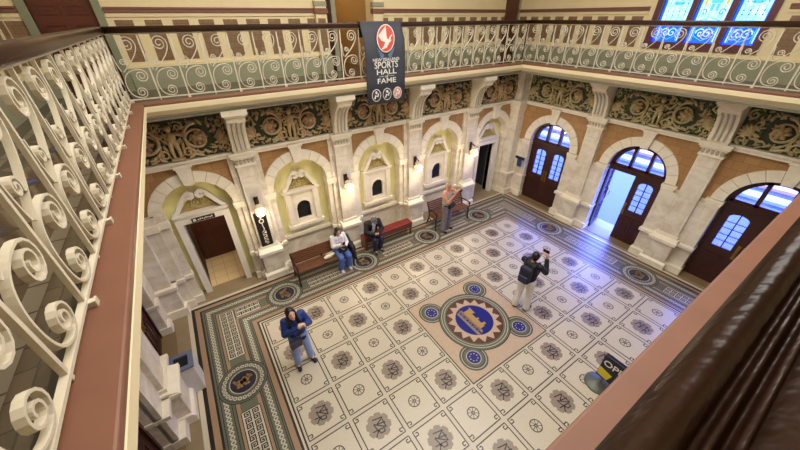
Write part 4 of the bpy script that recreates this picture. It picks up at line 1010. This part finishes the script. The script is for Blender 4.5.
def g_hair(long_=0, vol=1.06, back=.012):
    def f(b, V, h):
        hc, fw, hu, hr, q = h['hc'], h['fw'], h['hu'], h['hr'], h['q']
        b.ball(hc+hu*.036-fw*(back+.012), (.082*vol,.093*vol,.094*vol), 0, 18, 12, q); b.ball(hc-hu*.02-fw*.045, (.074*vol,.06*vol,.075*vol), 0, 14, 10, q)
        if long_:
            for s in (-1, 1):
                b.cap(hc+hr*s*.064+hu*.03+fw*.012, .03, hc+hr*s*.08-hu*long_*.5+fw*.005, .034); b.cap(hc+hr*s*.08-hu*long_*.5+fw*.005, .034, hc+hr*s*.085-hu*long_-fw*.0, .022)
            b.cap(hc-fw*.06, .055, hc-hu*long_-fw*.075, .05); b.cap(hc-fw*.05+hr*.04, .04, hc-hu*long_*.95-fw*.06+hr*.05, .034); b.cap(hc-fw*.05-hr*.04, .04, hc-hu*long_*.95-fw*.06-hr*.05, .034)
    return f
def base_j(**k):
    J = dict(pelvis=(0,0,.9), neck=(0,-.01,1.38), head=(0,.02,1.52), sh_l=(-.165,-.01,1.34), sh_r=(.165,-.01,1.34), el_l=(-.22,-.02,1.08), el_r=(.22,-.02,1.08), wr_l=(-.22,.06,.86), wr_r=(.22,.06,.86),
        hip_l=(-.09,0,.86), hip_r=(.09,0,.86), kn_l=(-.1,.02,.47), kn_r=(.1,.02,.47), an_l=(-.11,-.01,.085), an_r=(.11,-.01,.085), toe_l=(-.125,.12,.042), toe_r=(.125,.12,.042))
    J.update(k); return J
DEN = mat('denim_light', (150,176,222), .7, var=.1, vscale=20); PUFF = mat('blue_jacket', (28,52,112), .5, var=.25, vscale=14); HAIRB = mat('hair_black', (26,18,17), .4, var=.3, vscale=30); SHOEB = mat('shoe_black', (24,22,28), .5)
TRW = mat('trousers_white', (242,238,234), .7, var=.05); BLK = mat('cloth_black', (20,19,22), .7, var=.2, vscale=20); WHTOP = mat('knit_white', (226,222,222), .8, var=.04); GREYT = mat('tank_grey', (168,158,136), .8, var=.05); NAVYT = mat('cloth_navy', (34,34,66), .7, var=.1)
CAMO = mat('trousers_grey', (106,98,98), .8, var=.5, vscale=16); JEAN = mat('denim_mid', (72,106,176), .7, var=.12, vscale=20); CAPG = mat('cap_grey', (84,86,90), .8, var=.1, vscale=40); HAIRG = mat('hair_grey', (150,132,118), .6)
PHONE = mat('phone_dark', (20,22,28), .25)

# woman in the blue jacket
LB = (.49,-1.5,0); yaw = PI+.10
J = base_j(hip_l=(-.09,0,.86), kn_l=(-.12,.02,.47), kn_r=(.12,.03,.47), an_l=(-.145,0,.085), an_r=(.135,0,.085), toe_l=(-.165,.13,.042), toe_r=(.16,.13,.042), head=(.03,.05,1.5), neck=(.01,.0,1.37),
    el_l=(-.24,.1,1.12), el_r=(.235,.08,1.12), wr_l=(-.1,.24,1.29), wr_r=(-.0,.25,1.28), hand_l=((.6,.25,.55),(.6,.1,-.3),.9,-1), hand_r=((-.5,.25,.6),(-.6,.1,-.3),.9,1))
person('woman with long dark hair in a blue puffer jacket standing on the tiles', LB, yaw, J, SKIN_L, 1.62, [
    ('shirt', mat('shirt_dark', (40,36,52), .7, var=.5, vscale=40), g_top(0, .98, -.16), .012), ('jacket', PUFF, g_top(1, 1.07, .02, 1.1), .012), ('jeans', DEN, g_trousers(.95, .05, .075), .012), ('boots', SHOEB, g_shoes, .01), ('hair', HAIRB, g_hair(.27, 1.1, .014), .01)], .28, .05)
def held(name, label, cat, loc, yaw, size, m, rx=0):
    b = MB(); b.box(-size[0]/2,size[0]/2,-size[1]/2,size[1]/2,-size[2]/2,size[2]/2); o = b.build(name, [m], None, loc, yaw, bevel=.003); o.rotation_euler[0] = rx; return tag(o, label, cat)
def wpt(loc, yaw, p): return Vector(loc)+Matrix.Rotation(yaw, 3, 'Z') @ Vector(p)
held('phone', 'pale yellow phone held by the woman in the blue jacket', 'phone', wpt(LB, yaw, (-.05,.32,1.37)), yaw, (.075,.012,.13), mat('phone_yellow', (214,196,130), .4), -.5)
def shoulder_bag(label, loc, yaw, m, w=.26, h=.2):
    e = thing('shoulder_bag', label, 'bag', loc, yaw); b = MB(); b.box(-w/2,w/2,-.045,.045,0,h); b.build('bag_body', [m], e, bevel=.02)
    b = MB(); b.box(-w/2-.004,w/2+.004,.03,.052,h*.45,h+.006); b.build('bag_flap', [m], [c for c in e.children if c.name.startswith('bag_body')][0], bevel=.006)
    return e, w, h
e, w_, h_ = shoulder_bag('dark patterned bag hanging at the hip of the woman in blue', wpt(LB, yaw, (.11,.17,.76)), yaw, mat('bag_pattern', (58,54,66), .7, var=.8, vscale=30), .22, .17)
b = MB(); b.tube([(-.1,-.01,.16),(-.12,-.0,.3),(-.17,-.02,.46),(-.21,-.1,.58)], .01, 6); b.tube([(.1,-.01,.16),(.09,-.03,.3),(.06,-.06,.4)], .01, 6); b.build('bag_strap', [BLK], e)

# man photographing, back to us
LM = (5.38,-3.0,0); yaw = -PI/2+.12
J = base_j(pelvis=(0,0,.94), neck=(0,.0,1.45), head=(.02,.05,1.58), sh_l=(-.19,0,1.4), sh_r=(.19,0,1.4), hip_l=(-.095,0,.9), hip_r=(.095,0,.9), an_l=(-.12,-.05,.085), an_r=(.13,.03,.085), toe_l=(-.14,.09,.042), toe_r=(.15,.17,.042), kn_l=(-.11,0,.49), kn_r=(.115,.03,.49),
    el_l=(-.2,.24,1.22), wr_l=(-.02,.31,1.44), el_r=(.27,.18,1.2), wr_r=(.17,.29,1.46), hand_l=((.25,.2,.9),(.8,-.1,0),.6,-1), hand_r=((-.25,.1,.9),(-.8,.1,0),.6,1))
person('man in black jacket and white trousers seen from behind taking a photo', LM, yaw, J, SKIN_T, 1.69, [
    ('jacket', BLK, g_top(1, 1.08, .02, 1.08), .012), ('trousers', TRW, g_trousers(1.02, .04, .085), .012), ('shoes', SHOEB, g_shoes, .01), ('hair', HAIRB, g_hair(0, 1.04), .01)], .1, -.1)
held('phone', 'dark phone raised by the man in white trousers', 'phone', wpt(LM, yaw, (.08,.365,1.59)), yaw, (.15,.01,.075), PHONE)
e = thing('backpack', 'dark navy backpack worn by the man in white trousers', 'backpack', wpt(LM, yaw, (0,-.15,.95)), yaw)
BP = mat('backpack_navy', (32,36,56), .7, var=.25, vscale=20)
b = MB(); b.box(-.14,.14,-.13,.02,.02,.45); b.build('pack_body', [BP], e, bevel=.06)
b = MB(); b.box(-.105,.105,-.17,-.12,.06,.24); b.build('front_pocket', [mat('backpack_pocket', (44,52,84), .6)], [c for c in e.children if c.name.startswith('pack_body')][0], bevel=.025)
for s in (-1, 1):
    b = MB(); b.tube([(s*.1,-.02,.44),(s*.13,.06,.535),(s*.13,.2,.52),(s*.15,.285,.4),(s*.16,.26,.22),(s*.15,.1,.06),(s*.12,0,.04)], .016, 6); b.build('shoulder_strap', [BP], e)

# seated woman in white
LW = (2.45,.98,0); yaw = PI
J = base_j(pelvis=(0,0,.55), neck=(0,-.02,.99), head=(-.0,.04,1.12), sh_l=(-.16,-.02,.95), sh_r=(.16,-.02,.95), el_l=(-.21,.08,.72), el_r=(.21,.1,.72), wr_l=(-.07,.26,.7), wr_r=(.04,.26,.84), hip_l=(-.09,.03,.53), hip_r=(.09,.03,.53),
    kn_l=(-.1,.4,.5), kn_r=(.12,.4,.5), an_l=(-.1,.3,.09), an_r=(.13,.32,.09), toe_l=(-.11,.42,.042), toe_r=(.14,.44,.042), hand_l=((.8,.4,0),(0,0,1),.6,1), hand_r=((-.5,.1,.7),(-.5,.3,0),.8,1))
person('seated woman in a white top and blue jeans on the slatted bench', LW, yaw, J, SKIN_L, 1.62, [
    ('top', WHTOP, g_top(1, .98, 0, 1.05), .012), ('jeans', JEAN, g_trousers(1.0, .05, .085), .012), ('shoes', mat('shoe_white', (208,206,206), .6), g_shoes, .01), ('hair', HAIRB, g_hair(.2, 1.03), .01)], -.35, .1)
held('phone', 'phone held up by the seated woman in white', 'phone', wpt(LW, yaw, (-.02,.34,.9)), yaw, (.072,.01,.145), PHONE, -.4)
e, w_, h_ = shoulder_bag('black bag resting on the lap of the woman in white', wpt(LW, yaw, (.0,.27,.6)), yaw, BLK, .24, .15)
b = MB(); b.tube([(-.1,0,.14),(-.06,-.05,.2),(.06,-.05,.2),(.1,0,.14)], .009, 6); b.build('bag_strap', [BLK], e)
e = thing('white_tote', 'white crescent bag lying on the bench beside the woman in white', 'bag', (2.1,.86,.455), .25)
b = MB(); b.cap((-.14,0,.05), .045, (0,0,.04), .062); b.cap((0,0,.04), .062, (.14,0,.05), .045); o = remesh(b, 'bag_body', [mat('tote_white', (232,222,196), .7)], e, .012)
b = MB(); b.tube([(-.16,0,.07),(-.08,.03,.12),(.08,.03,.12),(.16,0,.07)], .009, 6); b.build('bag_handle', [MATS['tote_white']], e)
e = thing('draped_coat', 'black coat draped over the right end of the slatted bench', 'coat', (2.72,.9,0), 0)
b = MB()
for y0, z0, y1, z1, r0, r1 in ((.2,.8,.05,.66,.06,.07),(.05,.66,-.05,.66,.07,.08),(-.05,.66,-.2,.6,.08,.07),(-.2,.6,-.26,.3,.06,.055),(-.1,.6,-.12,.35,.06,.06),(.1,.66,.06,.4,.06,.05)): b.cap((.02,y0,z0), r0, (.03,y1,z1), r1)
remesh(b, 'coat_body', [BLK], e, .014)
b = MB(); b.cap((.06,-.2,.5), .035, (.07,-.27,.22), .03); remesh(b, 'coat_sleeve', [BLK], e, .012)

# seated man in black
LS = (3.6,1.2,0); yaw = PI-.12
J = base_j(pelvis=(0,0,.56), neck=(0,.16,1.0), head=(0,.26,1.1), sh_l=(-.19,.13,.96), sh_r=(.19,.13,.96), el_l=(-.25,.24,.72), el_r=(.25,.24,.72), wr_l=(-.06,.42,.72), wr_r=(.06,.43,.72), hip_l=(-.09,.03,.54), hip_r=(.09,.03,.54),
    kn_l=(-.15,.42,.51), kn_r=(.07,.44,.52), an_l=(-.14,.3,.09), an_r=(.03,.36,.09), toe_l=(-.17,.42,.042), toe_r=(.05,.48,.042), hand_l=((.7,.5,0),(0,-.1,1),.8,1), hand_r=((-.7,.5,0),(0,-.1,1),.8,-1))
def g_cap(b, V, h):
    hc, fw, hu, hr, q = h['hc'], h['fw'], h['hu'], h['hr'], h['q']
    b.ball(hc+hu*.05-fw*.01, (.088,.104,.08), 0, 18, 12, q); b.ball(hc+hu*.052+fw*.105, (.062,.06,.012), 0, 14, 6, q)
person('seated man in a grey cap and black jacket leaning over his phone', LS, yaw, J, SKIN_L, 1.72, [
    ('shirt', WHTOP, lambda b, V, h: (b.cap(V('neck')+Vector((0,.07,-.05)), .06, V('pelvis')+Vector((0,.14,.12)), .07)), .012),
    ('jacket', BLK, g_top(1, 1.14, 0, 1.2), .012), ('trousers', NAVYT, g_trousers(1.0, .05, .075), .012), ('shoes', mat('shoe_brown', (70,60,58), .6), g_shoes, .01), ('cap', CAPG, g_cap, .01), ('hair', HAIRG, g_hair(0, .98, .02), .01)], -.7, 0)
held('phone', 'phone held low by the seated man in the grey cap', 'phone', wpt(LS, yaw, (0,.55,.755)), yaw, (.075,.15,.01), PHONE, .3)

# standing man in grey tank top
LT = (6.05,.62,0); yaw = PI+.3
J = base_j(pelvis=(0,0,.97), neck=(0,-.03,1.46), head=(0,.0,1.62), sh_l=(-.2,-.02,1.42), sh_r=(.2,-.02,1.42), hip_l=(-.1,0,.93), hip_r=(.1,0,.93), kn_l=(-.13,.03,.5), kn_r=(.13,.03,.5), an_l=(-.15,0,.085), an_r=(.15,0,.085), toe_l=(-.17,.13,.042), toe_r=(.17,.13,.042),
    el_l=(-.36,.18,1.36), wr_l=(-.22,.36,1.5), el_r=(.24,.16,1.2), wr_r=(.08,.3,1.46), hand_l=((.75,.2,.35),(.3,-.5,0),.7,1), hand_r=((-.1,.2,.9),(-.6,-.3,0),.7,1))
def g_tank(b, V, h):
    p, n = V('pelvis'), V('neck')
    for t, w, d in ((.05,.112,.125),(.2,.11,.125),(.4,.108,.122),(.6,.112,.12),(.76,.105,.11)):
        c = p.lerp(n, t)
        for k in (-1, 0, 1): b.ball(c+h['sh']*k*.072, (w*.88, d, .1), 0, 12, 8)
    for s in (-1, 1): b.cap(n+h['sh']*s*.09+Vector((0,.05,-.1)), .04, n+h['sh']*s*.085+Vector((0,-.04,-.02)), .038)
person('man in a grey tank top and loose grey trousers holding up a phone', LT, yaw, J, SKIN_T, 1.77, [
    ('tank_top', GREYT, g_tank, .012), ('trousers', CAMO, g_trousers(1.12, .06, .09), .012), ('shoes', SHOEB, g_shoes, .01), ('hair', HAIRG, g_hair(0, .99, .02), .01)], -.1, 0)
held('phone', 'dark phone held at face height by the man in the grey tank top', 'phone', wpt(LT, yaw, (-.02,.42,1.58)), yaw, (.15,.01,.075), PHONE)
e, w_, h_ = shoulder_bag('black pouch at the waist of the man in the grey tank top', wpt(LT, yaw, (0,.17,.93)), yaw, BLK, .3, .12)
b = MB(); b.tube([(.19*math.cos(a), -.15+.16*math.sin(a), .07) for a in [2*PI*k/20 for k in range(20)]], .014, 6, closed=True); b.build('bag_strap', [BLK], e)

# ------------------------------------------------------------------ lights
def area(name, loc, rot, sx_, sy_, power, col):
    l = bpy.data.lights.new(name, 'AREA'); l.shape = 'RECTANGLE'; l.size = sx_; l.size_y = sy_; l.energy = power; l.color = col
    o = bpy.data.objects.new(name, l); COL.objects.link(o); o.location = loc; o.rotation_euler = rot; return o
area('unseen_hall_light', (3.6,-2.6,9.3), (0,0,0), 7.5, 5.5, 850, (1,.965,.9))  # added broad overhead light, stands in for unseen hall lamps
for c in EC:                                              # daylight portals in the street doors
    o = area('portal', (10.7, -c, 1.6), (0, PI/2, 0), 3.2, 1.6, 1, (1,1,1)); o.data.cycles.is_portal = True
area('passage_light', (4.4, 4.6, 7.8), (0,0,0), .6, .6, 30, (1,.8,.5))
area('lobby_light', (NC[0]+.1, 2.9, 2.45), (0,0,0), .5, .5, 14, (1,.86,.66))
